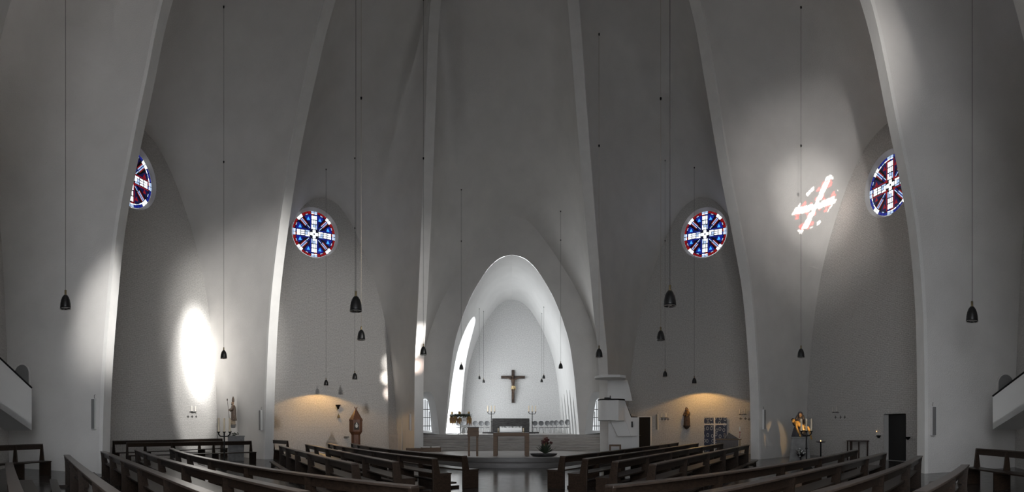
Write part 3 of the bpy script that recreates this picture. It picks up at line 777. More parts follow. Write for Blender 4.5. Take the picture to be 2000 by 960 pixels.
def robe(mb, prof, folds=9, amp=.05, seed=1, n=48, o=(0, 0, 0), lean=None):
    """draped garment: stacked folded ovals (rx, ry, z, cx, cy)"""
    vs = []; P_ = catmull(prof, 5)
    for rx, ry, z, cx, cy in P_:
        f = min(1, max(.15, 1.1-(z-P_[0][2])/(P_[-1][2]-P_[0][2])))
        for k in range(n):
            a = 2*math.pi*k/n; w = 1+amp*f*(math.sin(folds*a+seed+z*2.2)+.5*math.sin((folds*2-3)*a+2*seed-z*3))
            vs.append((o[0]+cx+rx*w*math.cos(a), o[1]+cy+ry*w*math.sin(a), o[2]+z))
    m = len(P_); fs = [(i*n+k, i*n+(k+1) % n, (i+1)*n+(k+1) % n, (i+1)*n+k) for i in range(m-1) for k in range(n)]
    fs += [tuple(range(n))[::-1], tuple(range((m-1)*n, m*n))]
    mb.add(vs, fs)

# crucifix on the choir end wall -------------------------------------------------
k = 39/F
t_ = thing('crucifix', 'dark wooden crucifix with a carved figure, hanging on the white choir wall', 'crucifix', (P(1002, HY, 39).x, YE-.01, EZ+(HY-786)*k))
b = MB(); H_ = 64*k; b.box((0, -.07, H_/2), (.25, .14, H_)); b.box((0, -.075, H_-.62), (2.02, .13, .24)); b.build('cross', M['walnut'], t_, bevel=.01)
b = MB(); az_ = H_-.62; fy = -.24
head(b, (-.03, fy-.06, az_+.02), .105, tilt=.45, turn=-.25)
b.tube([(0, fy, az_-.28), (0, fy, az_-.14), (-.02, fy-.03, az_-.02)], [.10, .06, .055], 12)
b.tube([(0, fy, az_-.85), (.01, fy-.02, az_-.66), (0, fy-.05, az_-.46), (0, fy-.03, az_-.27), (0, fy, az_-.17)], [(.12, .10), (.105, .085), (.15, .115), (.17, .11), (.09, .07)], 16)
for s_ in (-1, 1):
    b.tube([(s_*.13, fy, az_-.22), (s_*.40, fy+.03, az_-.09), (s_*.62, fy+.06, az_-.02), (s_*.84, fy+.09, az_+.04)], [.062, .05, .04, .027], 10)
    hand(b, (s_*.82, fy+.09, az_+.035), (s_, 0, .15), (0, -1, 0), .17, .35)
    b.tube([(s_*.07, fy, az_-.82), (s_*.08, fy-.09, az_-1.12), (s_*.06, fy-.10, az_-1.22), (s_*.05, fy+.0, az_-1.52), (s_*.03, fy+.04, az_-1.70)], [.095, .07, .062, .055, .035], 12)
    b.tube([(s_*.03, fy+.05, az_-1.68), (s_*.035, fy-.02, az_-1.80), (s_*.03, fy-.06, az_-1.90)], [.038, (.045, .03), (.04, .018)], 10)
body = remesh(b.build('body', M['paintedwood'], t_), .012)
b = MB(); robe(b, [(.17, .13, -1.06, 0, 0), (.16, .14, -.96, 0, 0), (.145, .125, -.86, 0, 0), (.135, .115, -.76, 0, 0)], 7, .10, 2, o=(0, fy-.02, az_)); b.tube([(.12, fy-.08, az_-.78), (.20, fy-.08, az_-.90), (.19, fy-.06, az_-1.12)], [.05, .045, .02], 8)
b.build('loincloth', M['loin'], t_, smooth=True)
b = MB(); b.ball((-.03, fy-.02, az_+.06), .12, 14, sc=(.92, .95, 1)); 
for s_ in (-1, 1): b.tube([(s_*.08-.03, fy, az_+.04), (s_*.11-.03, fy-.03, az_-.12), (s_*.10, fy-.03, az_-.22)], [.05, .035, .015], 8)
b.build('hair', M['hair'], t_, smooth=True)

# high altar, linen, plinth -------------------------------------------------------
k = 36/F; zc = ZC
c = P(997.5, HY, 36)
alt = thing('high_altar', 'massive dark veined marble altar with an open front on the choir floor', 'altar', (c.x, c.y, ZC))
b = MB(); W_ = 72*k; Ht = 1.17; b.box((0, 0, Ht-.30), (W_, .9, .60)); 
for s_ in (-1, 1): b.box((s_*(W_/2-.28), 0, (Ht-.6)/2+.06), (.56, .9, Ht-.6-.12))
b.build('table_block', M['darkstone'], alt, bevel=.015)
b = MB(); b.box((0, 0, .06), (108*k, 1.6, .12)); b.build('plinth', M['darkstone'], alt, bevel=.01)
lin = MB(); W2 = 46*k
lin.box((0, -.15, .285), (W2*.92, .5, .32)); lin.box((0, -.405, .34), (W2*.92, .012, .2))
lo = lin.build('altar_linen', M['cloth'], None); lo.location = (c.x, c.y, ZC); lo.location.z += 0
tag(lo, 'white linen laid on the ledge inside the dark marble altar', 'cloth')
for i, dx in enumerate((-.55, .05, .62)):
    b = MB(); b.lathe([(.16, 0), (.12, .12), (.05, .22), (0, .27 if i != 1 else .2)], 14); o = b.build('folded_napkin', M['cloth'], None, smooth=True)
    o.location = (c.x+dx, c.y-.15, ZC+.445); tag(o, ['leftmost white folded cloth peak in the marble altar', 'middle, lowest white folded cloth peak in the marble altar', 'rightmost white folded cloth peak in the marble altar'][i], 'cloth', 'folded cloths in the altar')

# round-backed chairs along the choir end wall ------------------------------------
def chair_proto():
    t_ = thing('shell_chair', 'x', 'chair')
    b = MB(); n = 24
    vs = []
    for j in range(5):
        r = [.0, .10, .17, .22, .235][j]
        for q in range(n):
            a = 2*math.pi*q/n; x = r*math.cos(a)*1.02; z = .82+r*math.sin(a)*.86; vs.append((x, .20-.0-.35*r*r*3, z))
    fs = [(j*n+q, j*n+(q+1) % n, (j+1)*n+(q+1) % n, (j+1)*n+q) for j in range(4) for q in range(n)]
    b.add(vs, fs); o = b.build('backrest', M['seatgrey'], t_, smooth=True); m = o.modifiers.new('solid', 'SOLIDIFY'); m.thickness = .025
    b = MB(); b.lathe([(0, .455), (.20, .455), (.235, .475), (.225, .435), (0, .43)], 24); b.build('seat', M['seatgrey'], t_, smooth=True)
    b = MB(); b.tube([(0, .2, .44), (0, .24, .52), (0, .215, .66)], .018, 8); b.build('back_stem', M['chrome'], t_)
    for sx in (-1, 1):
        for sy in (-1, 1):
            b = MB(); b.tube([(sx*.14, sy*.14, .44), (sx*.21, sy*.21, 0)], .012, 8); b.build('leg', M['chrome'], t_)
    return t_
c0 = chair_proto(); first = True
chx = [(895, 37.4), (905.5, 37.4), (916, 37.4), (928, 37.5), (939.5, 37.5), (951, 37.5), (985, 37.8), (997.5, 37.8), (1010, 37.8), (1045, 37.5), (1057, 37.3), (1068, 36.8), (1077, 36.0), (1085, 35.0), (1095, 34.0), (1106, 32.2)]
nl = ['leftmost', 'second from left', 'third from left', 'fourth from left', 'fifth from left', 'sixth, nearest the left candelabrum']
for i, (px, D) in enumerate(chx):
    t_ = c0 if i == 0 else copy_tree(c0); p = P(px, HY, D); t_.location = (p.x, p.y, ZC)
    t_.rotation_euler = (0, 0, 0 if i < 11 else -.35-.1*(i-11))
    if i < 6: lb = 'grey round-backed chair at the white choir wall, ' + nl[i]
    elif i < 9: lb = 'grey round-backed chair seen through the marble altar, ' + ['left', 'middle', 'right'][i-6] + ' one'
    else: lb = 'pale round-backed chair right of the altar, ' + ['first', 'second', 'third', 'fourth', 'fifth', 'sixth', 'last'][i-9] + ' from the right candelabrum'
    t_['label'] = lb; t_['group'] = 'chairs along the choir wall'; t_.scale = (.92, .92, 1.0)

# candelabra -------------------------------------------------------------------
def candelabrum(loc, H, w, label, candle_h, cr, matc, base='disc', rz=0, group=None, plate=.055):
    t_ = thing('candelabrum', label, 'candle holder', loc, rz, group)
    b = MB(); arm = H-candle_h-.04
    b.tube([(0, 0, .02), (0, 0, arm)], .028, 10); b.tube([(-w/2, 0, arm), (-w/2, 0, arm-.06), (-w/2+.06, 0, arm-.13), (0, 0, arm-.14), (w/2-.06, 0, arm-.13), (w/2, 0, arm-.06), (w/2, 0, arm)], .024, 8)
    b.ball((0, 0, arm*.55), .05, 10); b.ball((0, 0, arm-.14), .036, 10); b.build('stand', M['iron'], t_, smooth='auto')
    b = MB()
    if base == 'disc': b.lathe([(.22, 0), (.22, .02), (.10, .05), (.03, .10), (0, .10)], 24)
    else: b.lathe([(.26, 0), (.24, .02), (.10, .16), (.03, .26), (0, .26)], 6)
    b.build('foot', M['iron'], t_)
    for x in (-w/2, 0, w/2):
        b = MB(); b.lathe([(.018, -.03), (plate, .015), (plate+.008, .035), (plate-.01, .03), (0, .02)], 16, o=(x, 0, arm)); b.build('drip_plate', M['iron'], t_)
        b = MB(); b.lathe([(cr, .03), (cr, .03+candle_h), (cr*.6, candle_h+.025), (0, candle_h+.02)], 16, o=(x, 0, arm)); b.tube([(x, 0, arm+candle_h+.02), (x, 0, arm+candle_h+.045)], .004, 5); b.build('candle', matc, t_, smooth='auto')
    return t_
for px, lb in ((959.5, 'left three-branched black candelabrum with cream candles beside the marble altar'), (1039.5, 'right three-branched black candelabrum with cream candles beside the marble altar')):
    p = P(px, HY, 33.5); candelabrum((p.x, p.y, ZC), 2.06, .50, lb, .44, .035, M['wax'], group='candelabra in the choir')
p = P(438, HY, 16.4); candelabrum((p.x, p.y, 0), 1.84, .40, 'tall black three-branched candelabrum with thick candles before the bishop statue', .48, .034, M['wax'], 'hex', rz=tocam(p), group='candelabra in the nave')
p = P(1575, HY, 16.6); candelabrum((p.x, p.y, 0), 1.83, .36, 'tall black three-branched candelabrum with thick candles before the pieta', .44, .034, M['wax'], 'hex', rz=tocam(p), group='candelabra in the nave')

# harvest wreath ---------------------------------------------------------------
p = P(899, HY, 30.2); t_ = thing('harvest_wreath', 'harvest wreath with golden corn cobs and candles on a thin stand in the choir', 'wreath', (p.x, p.y, ZC)); t_.scale = (1.28, 1.28, .93)
b = MB(); b.tube([(0, 0, .02), (0, 0, 1.42)], .018, 8); 
for a in range(3): b.tube([(0, 0, .12), (.22*math.cos(a*2.1), .22*math.sin(a*2.1), .01)], .012, 6)
for a in range(3): b.tube([(0, 0, 1.1), (.25*math.cos(a*2.1), .25*math.sin(a*2.1), 1.2), (.42*math.cos(a*2.1), .42*math.sin(a*2.1), 1.30)], .012, 6)
b.build('stand', M['iron'], t_)
b = MB()
for q in range(420):
    a = rnd.uniform(0, 2*math.pi); r = .45+rnd.gauss(0, .05); z = 1.34+rnd.gauss(0, .05); dx = Vector((rnd.gauss(0, 1), rnd.gauss(0, 1), rnd.gauss(-.4, .8))).normalized()*.13
    c_ = Vector((r*math.cos(a), r*math.sin(a), z)); s_ = dx.cross(Vector((0, 0, 1))).normalized()*.03
    b.add([c_-s_, c_+dx*.5+Vector((0, 0, .02)), c_+s_, c_+dx], [(0, 1, 2), (1, 3, 2), (0, 3, 1)])
b.lathe([(.45+.06*math.cos(2*math.pi*i/10), 1.34+.06*math.sin(2*math.pi*i/10)) for i in range(11)], 40, cap=False)
b.build('wreath_ring', M['leaf'], t_)
for i, (a, dz) in enumerate(((2.9, 0), (3.5, 0), (4.3, 0), (4.75, -.08), (5.9, 0), (.1, 0), (.5, 0), (2.4, 0))):
    x, y = .47*math.cos(a), .47*math.sin(a); zz = 1.28+dz
    b = MB(); b.lathe([(0, -.50), (.035, -.46), (.06, -.28), (.055, -.06), (.02, 0), (0, 0)], 12, o=(x*1.05, y*1.05, zz)); b.build('corn_cob', M['corn'], t_, smooth=True)
    b = MB()
    for q in range(4): an = q*1.57+i; b.tube([(x, y, zz-.02), (x+.07*math.cos(an), y+.07*math.sin(an), zz-.18), (x+.10*math.cos(an), y+.10*math.sin(an), zz-rnd.uniform(.3, .7))], [.035, (.05, .008), .006], 6)
    b.build('husk', M['straw'], t_)
for a in (0.15, 1.7, 3.0, 4.7):
    b = MB(); b.lathe([(.05, 0), (.05, .22), (.03, .22), (0, .21)], 14, o=(.44*math.cos(a), .44*math.sin(a), 1.38)); b.build('candle', M['corn'], t_)

# altar table, lectern on the platform -------------------------------------------
zp = .362
p = P(998.5, HY, 18.8); k = 18.8/F
t_ = thing('altar_table', 'plain oak altar table with two block legs on the round platform', 'table', (p.x, p.y, zp))
Wt = 69*k; b = MB(); b.box((0, 0, .86), (Wt, .75, .13)); b.build('tabletop', M['oak'], t_, bevel=.008)
for s_ in (-1, 1):
    for yy in (-.28, .28): b = MB(); b.box((s_*(Wt/2-.085), yy, .398), (.17, .17, .796)); b.build('leg', M['oak'], t_, bevel=.006)
b = MB(); b.box((0, 0, .932), (Wt*.99, .72, .01)); o = b.build('table_runner', M['cloth'], None); o.location = (p.x, p.y, zp); o.location.z += 0.003
tag(o, 'thin white cloth covering the oak altar table', 'cloth')
for i, dx in enumerate((-.53, .50)):
    q = thing('table_candle', ['left', 'right'][i]+' short candle in a low holder on the oak altar table', 'candle', (p.x+dx, p.y-.05, zp+.940), 0, 'candles on the altar table')
    b = MB(); b.lathe([(.06, 0), (.06, .012), (.035, .03), (.035, .05), (0, .05)], 18); b.build('holder', M['brass'], q); b = MB(); b.lathe([(.03, .05), (.03, .19), (0, .185)], 16); b.build('candle', M['wax'], q)
p = P(924, HY, 18.4); k = 18.4/F
t_ = thing('lectern', 'boxy oak lectern on two slender legs left of the altar table', 'lectern', (p.x, p.y, zp), tocam(p))
b = MB(); w = 22*k
b.prism([(-w/2, .79), (w/2, .79), (w/2, 1.13), (-w/2, 1.13)], -.2, .16); o = b.build('box', M['oak'], t_, bevel=.006)
b = MB(); b.prism([(-w/2-.02, 1.13), (w/2+.02, 1.13), (w/2-.01, 1.17), (-w/2+.01, 1.17)], -.24, .2); b.build('book_rest', M['walnut'], t_)
for s_ in (-1, 1): b = MB(); b.box((s_*(w/2-.06), 0, .395), (.085, .12, .79)); b.build('leg', M['oak'], t_, bevel=.004)
# flower arrangement
p = P(1066, HY, 18.3)
t_ = thing('flower_arrangement', 'arrangement of dark red flowers and green leaves in a flat dark bowl on the platform', 'flowers', (p.x-.08, p.y, zp))
b = MB(); b.lathe([(.30, 0), (.40, .03), (.46, .10), (.44, .11), (.3, .08), (0, .07)], 28, ax=1.2); b.build('bowl', M['darkstone'], t_, smooth='auto')
b = MB()
for q in range(80):
    a = rnd.uniform(0, 6.28); el = rnd.uniform(.35, 1.45); L = rnd.uniform(.3, .62); d_ = Vector((math.cos(a)*math.cos(el), math.sin(a)*math.cos(el)*.8, math.sin(el)))
    s_ = d_.cross(Vector((0, 0, 1))).normalized()*.035; o_ = Vector((.05, 0, .1))
    b.add([o_-s_*.3, o_+s_*.3, o_+d_*L*.6+s_, o_+d_*L, o_+d_*L*.6-s_], [(0, 1, 2, 4), (4, 2, 3)])
    b.tube([o_, o_+d_*L*.9], .006, 4)
b.build('foliage', M['leaf'], t_)
b = MB()
for q in range(26):
    c_ = Vector((.14+rnd.gauss(0, .13), rnd.gauss(0, .10), .60+rnd.gauss(0, .11)))
    for r_ in range(6): a = r_*1.05; b.ball(c_+Vector((.03*math.cos(a), .02, .03*math.sin(a))), .024, 6, sc=(1, 1, .8))
b.build('blossoms', M['redfl'], t_, smooth=True)
b = MB()
for q in range(7): b.tube([(.05, 0, .3), (.08+.03*q-.1, 0, .62), (.06+.035*q-.1, 0, .86)], [.01, .008, .003], 5)
b.build('grass_spikes', M['straw'], t_)
# low wooden boxes before the steps
for px0, px1, y0, y1, D, i in ((793, 822, 874.5, 884, 22.6, 0), (822, 861, 873, 885, 22.2, 1)):
    k = D/F; p = P((px0+px1)/2, HY, D); w = (px1-px0)*k; z = EZ-(y0-HY)*k
    t_ = thing('cushion_bench', ['darker low wooden bench beside the pier left of the steps', 'low wooden bench with pale pads in front of the choir steps'][i], 'bench', (p.x, p.y, 0), tocam(p), 'low benches')
    b = MB(); b.box((0, 0, z*.75), (w, .45, z*.5)); b.build('seat_box', M['oak'], t_, bevel=.01)
    for s_ in (-1, 1): b = MB(); b.box((s_*(w/2-.04), 0, z*.25), (.06, .4, z*.5)); b.build('leg', M['oak'], t_)
    if i: 
        for s_ in (-1, 1): b = MB(); b.box((s_*w*.25, 0, z+.02), (w*.42, .38, .04)); b.build('pad', M['cloth'], t_, bevel=.015)
# potted dish at the choir edge (dark stain-like stone shelf)
p = P(885, HY, 27.2); b = MB(); b.prism([(-.75, .82), (.75, .82), (.75, .86), (.45, .70), (-.35, .70)][::-1], -.1, .2)

# ------------------------------------------------------------------ pulpit on the right pier
p = P(1194, HY, 23.6); k = 23.6/F; rzp = tocam(p)
t_ = thing('pulpit', 'white rendered pulpit with rounded front, canopy, black handrail and stair on the right pier', 'pulpit', (p.x, p.y, 0), rzp)
def PX(px): return (px-1194)*k
def PZ(py): return EZ+(HY-py)*k
def rounded(x0, x1, dep, r=.5, n=10):
    """plan outline with a half-round left end"""
    pts = []
    for i in range(n+1):
        a = math.pi/2+math.pi*i/n; pts.append((x0+dep/2+dep/2*math.cos(a), dep/2*math.sin(a)))
    pts += [(x1-.3, -dep/2), (x1, -dep/2+.3), (x1, dep/2)]
    return pts
def slab(mb, outline, z0, z1, yo=0):
    n = len(outline); vs = [(x, y+yo, z0) for x, y in outline]+[(x, y+yo, z1) for x, y in outline]
    mb.add(vs, [tuple(range(n)), tuple(range(2*n-1, n-1, -1))]+[(i, (i+1) % n, (i+1) % n+n, i+n) for i in range(n)])
b = MB(); slab(b, rounded(PX(1168), PX(1219), 1.15), PZ(821), PZ(781)); b.build('pulpit_body', M['white'], t_, smooth='auto', bevel=.02)
b = MB(); ol = rounded(PX(1161), PX(1222), 1.5); slab(b, ol, PZ(739.5), PZ(734.5)); b.build('canopy', M['white'], t_, smooth='auto', bevel=.02)
b = MB(); b.prism([(PX(1186), PZ(739)), (PX(1226), PZ(739)), (PX(1230), PZ(752)), (PX(1236), PZ(780)), (PX(1244), PZ(781)), (PX(1186), PZ(781))], .62, .72); b.build('back_panel', M['white'], t_, bevel=.01)
b = MB(); b.prism([(PX(1216), PZ(781)), (PX(1221), PZ(781)), (PX(1233), PZ(814)), (PX(1249), PZ(814)), (PX(1249), .0), (PX(1236), 0.0), (PX(1236), PZ(851)), (PX(1231), PZ(850)), (PX(1221), PZ(821)), (PX(1216), PZ(821))], .3, .5); b.build('stair_wall', M['white'], t_, bevel=.01)
b = MB(); b.prism([(PX(1192), PZ(821)), (PX(1222), PZ(821)), (PX(1232), PZ(850)), (PX(1242), PZ(851)), (PX(1206), PZ(851))], -.05, .30); b.build('stair_soffit', M['white'], t_, bevel=.01)
b = MB(); b.prism([(PX(1240), PZ(851)), (PX(1249), PZ(851)), (PX(1249), 0), (PX(1188), 0), (PX(1188), PZ(821)), (PX(1195), PZ(821)), (PX(1206), PZ(851))], .32, .45); b.build('lower_wall', M['white'], t_)
b = MB(); pts = [(x, y*1.02) for x, y in rounded(PX(1168), PX(1219), 1.15)][4:13]
b.tube([(x, y, PZ(780.5)) for x, y in pts]+[(PX(1220), .38, PZ(780.5)), (PX(1233), .40, PZ(813)), (PX(1246), .40, PZ(814))], .035, 8); b.build('handrail', M['iron'], t_)
b = MB(); b.box((PX(1187), -.2, PZ(777.5)), (.34, .3, .06), rot=Matrix.Rotation(.15, 3, 'X')); b.box((PX(1192), -.1, PZ(775)), (.05, .05, .14)); b.build('book_desk', M['iron'], t_)
b = MB(); b.box((PX(1235), .28, PZ(828)), (.09, .05, .30)); b.build('intercom', M['iron'], t_)
# stool beneath
p = P(1201.5, HY, 22.6); k2 = 22.6/F
t_ = thing('wooden_stool', 'small oak stool standing below the pulpit', 'stool', (p.x, p.y, 0), tocam(p)); w = 23*k2; zt = .68
b = MB(); b.box((0, 0, zt-.04), (w, .4, .08)); b.build('seat', M['oak'], t_, bevel=.006)
for sx in (-1, 1):
    for sy in (-1, 1): b = MB(); b.box((sx*(w/2-.04), sy*.16, (zt-.08)/2), (.08, .07, zt-.08)); b.build('leg', M['oak'], t_)

# ------------------------------------------------------------------ things on the walls
def door_panel(idx, px0, px1, py0, D, m, name='door'):
    pass
# black doorway behind the pulpit stair
p, n = hit(1259.5, 840); Dd = (Vector((p.x, p.y, 0))-Vector((0, CY, 0))).length; kk = Dd/F
def wall_span(px0, px1, py):
    a, n1 = hit(px0, py); c_, n2 = hit(px1, py); d_ = c_-a; d_.z = 0; L = d_.length; nn = Vector((d_.y, -d_.x, 0)).normalized()
    mid = (a+c_)/2; cam_d = Vector((0, CY, 0))-Vector((mid.x, mid.y, 0))
    if nn.dot(cam_d) < 0: nn = -nn
    return mid, nn, L
mid, nn, L = wall_span(1248, 1271, 840)
D_ = (Vector((mid.x, mid.y, 0))-Vector((0, CY, 0))).length
dr = bpy.data.objects.new('door_2', None); COL.objects.link(dr); dr.location = (mid.x, mid.y, 0); dr.rotation_euler = (0, 0, facing(nn)); dr['kind'] = 'structure'
zt = EZ+(HY-814)*D_/F
b = MB(); b.box((0, -.03, zt/2), (L, .05, zt)); b.build('door_leaf', M['black'], dr, bevel=.005)
b = MB(); b.box((-L/2-.03, -.03, zt/2), (.06, .09, zt)); b.box((L/2+.03, -.03, zt/2), (.06, .09, zt)); b.box((0, -.03, zt+.03), (L+.12, .09, .06)); b.build('door_frame', M['white'], dr)
b = MB(); b.tube([(-L/2+.08, -.055, 1.05), (-L/2+.08, -.10, 1.05), (-L/2+.2, -.10, 1.05)], .012, 8); b.build('door_handle', M['chrome'], dr)
# recessed door in the right wall
u = dirv(90); right = Vector((u.y, -u.x, 0))
dr = bpy.data.objects.new('door_1', None); COL.objects.link(dr); dr.location = u*(RW)+right*((dv0-.28+dv1)/2); dr.rotation_euler = (0, 0, facing(-u)); dr['kind'] = 'structure'
Wd = dv1-dv0+.28
b = MB(); b.box((0, .34, DZ/2), (Wd, .05, DZ)); b.build('door_leaf', M['black'], dr)
b = MB(); b.box((-Wd/2-.01, .18, DZ/2), (.02, .36, DZ)); b.box((Wd/2+.01, .18, DZ/2), (.02, .36, DZ)); b.box((0, .18, DZ+.01), (Wd, .36, .02)); b.build('door_reveal', M['plaster'], dr)
b = MB(); b.box((0, .2, .01), (Wd, .30, .02)); b.build('threshold', M['chrome'], dr)
# wall loudspeakers
for i, (px, y0, y1, w, lb) in enumerate(((185, 778, 838, 9, 'tall grey column loudspeaker on the leftmost pier'), (511, 800, 840, 7, 'grey column loudspeaker on the second pier from the left'),
        (803, 808, 840, 5, 'narrow grey column loudspeaker on the pier just left of the choir'), (1284, 808, 839, 5, 'narrow grey column loudspeaker beside the black doorway'),
        (1490, 799, 838, 6, 'grey column loudspeaker beside the right pier near the pieta'), (1821, 793, 850, 10, 'tall grey column loudspeaker on the rightmost pier'))):
    loc, rz, D = wallmount(px, (y0+y1)/2); kk = D/F; h = (y1-y0)*kk; w_ = max(.10, w*kk*.95)
    zz = EZ+(HY-y1)*kk
    t_ = thing('column_loudspeaker', lb, 'loudspeaker', (loc.x, loc.y, zz), rz, 'column loudspeakers')
    b = MB(); b.box((0, -.06, h/2), (w_, .11, h)); b.build('cabinet', M['white'], t_, bevel=.006)
    b = MB(); b.box((0, -.118, h/2), (w_*.82, .01, h*.96)); b.build('grille', M['greyp'], t_)
    b = MB(); b.tube([(0, -.02, h), (0, -.03, h+.10), (.02, -.005, h+.14)], .008, 6); b.build('bracket', M['iron'], t_)
# consecration candle sconces with painted crosses
for i, (px, pyc, cr, lb) in enumerate(((375, 803, [(367, 813), (375, 813), (383, 813)], 'pair of candles on a wall bracket under the bright sun patch'), (1298, 815, [(1293, 818), (1299, 818), (1305, 818)], 'pair of white candles on a wall bracket beside the black doorway'),
        (1451, 808, [(1447, 817), (1456, 817), (1463, 818)], 'pair of candles on a wall bracket right of the blue panel'), (1634, 804, [(1632, 814), (1642, 814), (1650, 814)], 'pair of candles on a wall bracket right of the pieta'))):
    loc, rz, D = wallmount(px, pyc); kk = D/F; zz = EZ+(HY-pyc)*kk
    t_ = thing('candle_sconce', lb, 'candle holder', (loc.x, loc.y, zz), rz, 'wall candle brackets')
    b = MB(); b.box((0, -.03, -.02), (.46, .03, .025)); b.tube([(0, 0, -.02), (0, -.15, -.02)], .012, 6)
    for s_ in (-.15, .15): b.lathe([(.05, -.02), (.06, .005), (0, .005)], 12, o=(s_, -.12, 0)); b.tube([(s_, -.03, -.02), (s_, -.12, -.015)], .01, 6)
    b.build('bracket', M['iron'], t_)
    for s_ in (-.15, .15): b = MB(); b.lathe([(.032, .006), (.032, .29), (0, .285)], 14, o=(s_, -.12, 0)); b.build('candle', M['waxw'], t_, smooth='auto')
    for j, (cx, cy) in enumerate(cr):
        l2, r2, D2 = wallmount(cx, cy, .006); b = MB(); s2 = .065
        b.box((0, 0, 0), (s2*1.9, .012, .028)); b.box((0, 0, 0), (.028, .013, s2*1.9))
        for a in range(4): b.ball((s2*math.cos(a*math.pi/2), 0, s2*math.sin(a*math.pi/2)), .022, 6, sc=(1, .3, 1))
        o = b.build('wall_cross', M['iron'], None); o.location = l2; o.rotation_euler = (0, 0, r2)
        pos = ['left', 'middle', 'right'][j]
        tag(o, pos+' one of the small dark crosses under the '+['sun patch candle bracket', 'candle bracket by the black doorway', 'candle bracket right of the blue panel', 'candle bracket right of the pieta'][i], 'cross', 'small wall crosses')
# holy water bowls and small candle by the right door
for px, py, lb in ((1719, 850, 'small dark holy water bowl on the wall left of the right door'), (1776, 853, 'small dark holy water bowl on the wall right of the right door')):
    loc, rz, D = wallmount(px, py); b = MB(); b.lathe([(0, -.12), (.06, -.10), (.13, 0), (.135, .015), (.11, .01), (0, -.04)], 20, ay=.8)
    o = b.build('holy_water_bowl', M['iron'], None, smooth='auto'); nrm = Vector((math.sin(rz), -math.cos(rz), 0)); o.location = loc+nrm*.10; o.rotation_euler = (0, 0, rz); tag(o, lb, 'bowl', 'holy water bowls')
loc, rz, D = wallmount(1714, 847); nrm = Vector((math.sin(rz), -math.cos(rz), 0))
t_ = thing('wall_candle', 'slim white candle with a bright tip on the wall left of the right door', 'candle', loc, rz)
b = MB(); b.box((0, -.05, -.11), (.1, .1, .015)); b.build('shelf', M['iron'], t_); b = MB(); b.lathe([(.02, -.1), (.02, .10), (0, .1)], 10, o=(0, -.06, 0)); b.build('candle', M['waxw'], t_)
b = MB(); b.lathe([(0, .10), (.010, .12), (.008, .135), (0, .16)], 8, o=(0, -.06, 0)); b.build('flame', M['flame'], t_)
# console table by the right wall
p = G(1683, 887.5); k = 22.3/F; p = P(1683, HY, 22.0); 
t_ = thing('console_table', 'half-round wooden console table against the right wall near the door', 'table', (0, 0, 0), 0)
hp, hn = hit(1683, 850); hnh = Vector((hn.x, hn.y, 0)).normalized(); t_.location = (hp.x+hnh.x*.45, hp.y+hnh.y*.45, 0); t_.rotation_euler = (0, 0, facing(hnh))
wid = .62; zt = .90
b = MB(); ol = [(wid*math.cos(math.pi+math.pi*i/14), .36+.72*math.sin(math.pi+math.pi*i/14)) for i in range(15)]; slab(b, ol, zt-.05, zt); b.build('tabletop', M['walnut'], t_)
for x, y in ((-.56, .3), (.56, .3), (-.40, -.12), (.40, -.12), (0, -.29)): b = MB(); b.box((x, y, (zt-.05)/2), (.05, .05, zt-.05)); b.build('leg', M['walnut'], t_)
# votive candle stand
p = P(1603, HY, 22.6); t_ = thing('votive_stand', 'thin black stand with a round dish and one burning tealight by the right wall', 'candle holder', (p.x, p.y, 0))
b = MB(); b.tube([(0, 0, .02), (0, 0, .78)], .035, 12); b.lathe([(.14, 0), (.14, .015), (.03, .03), (0, .03)], 20); b.build('stand', M['iron'], t_)
b = MB(); b.lathe([(0, .77), (.20, .79), (.26, .83), (.24, .83), (.18, .80), (0, .79)], 28); b.build('dish', M['iron'], t_, smooth='auto')
b = MB(); b.lathe([(.03, .80), (.03, .83), (0, .83)], 12); b.build('tealight', M['waxw'], t_); b = MB(); b.lathe([(0, .83), (.018, .85), (.012, .88), (0, .91)], 8); b.build('flame', M['flame'], t_)

# ------------------------------------------------------------------ wooden shrine on a pillar (left)
p = P(695, HY, 24.6); k = 24.6/F
t_ = thing('wooden_shrine', 'red-brown wooden shrine with a pointed roof on a post, left of the altar', 'shrine', (p.x, p.y, 0), tocam(p)+.12)
def ZZ(py): return EZ+(HY-py)*k
def hexring(mb, prof, mi=0): mb.lathe(prof, 6, mi)
b = MB(); hexring(b, [(.24, 0), (.24, ZZ(848)), (.24, ZZ(847))]); b.build('post', M['redwood'], t_)
b = MB(); hexring(b, [(.25, ZZ(848)), (.355, ZZ(842)), (.355, ZZ(820)), (.30, ZZ(819.5))]); b.v = b.v
b.build('shrine_box', M['redwood'], t_, bevel=.01)
b = MB(); hexring(b, [(.37, ZZ(821)), (.37, ZZ(819)), (.03, ZZ(798)), (0, ZZ(798))]); b.build('roof', M['redwood'], t_)
b = MB(); z0 = ZZ(798.5)
for s_ in (-1, 1): b.tube([(0, 0, z0-.06), (s_*.035, 0, z0+.06), (s_*.075, 0, z0+.13)], [.03, .028, .02], 6)
b.build('finial', M['redwood'], t_)
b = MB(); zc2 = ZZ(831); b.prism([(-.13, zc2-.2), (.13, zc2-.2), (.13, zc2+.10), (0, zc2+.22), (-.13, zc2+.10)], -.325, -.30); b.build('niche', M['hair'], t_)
b = MB()
for q in range(4):
    a0 = q*math.pi/4
    b.box((0, -.33, zc2), (.20, .012, .02), rot=Matrix.Rotation(a0, 3, 'Y'))
b.lathe([(0, 0), (.055, .0), (.0, .13)], 10, o=(0, -.335, zc2+.08)); b.ball((0, -.335, zc2-.02), .06, 10, sc=(1, .3, 1.5)); b.build('figurine', M['waxw'], t_)
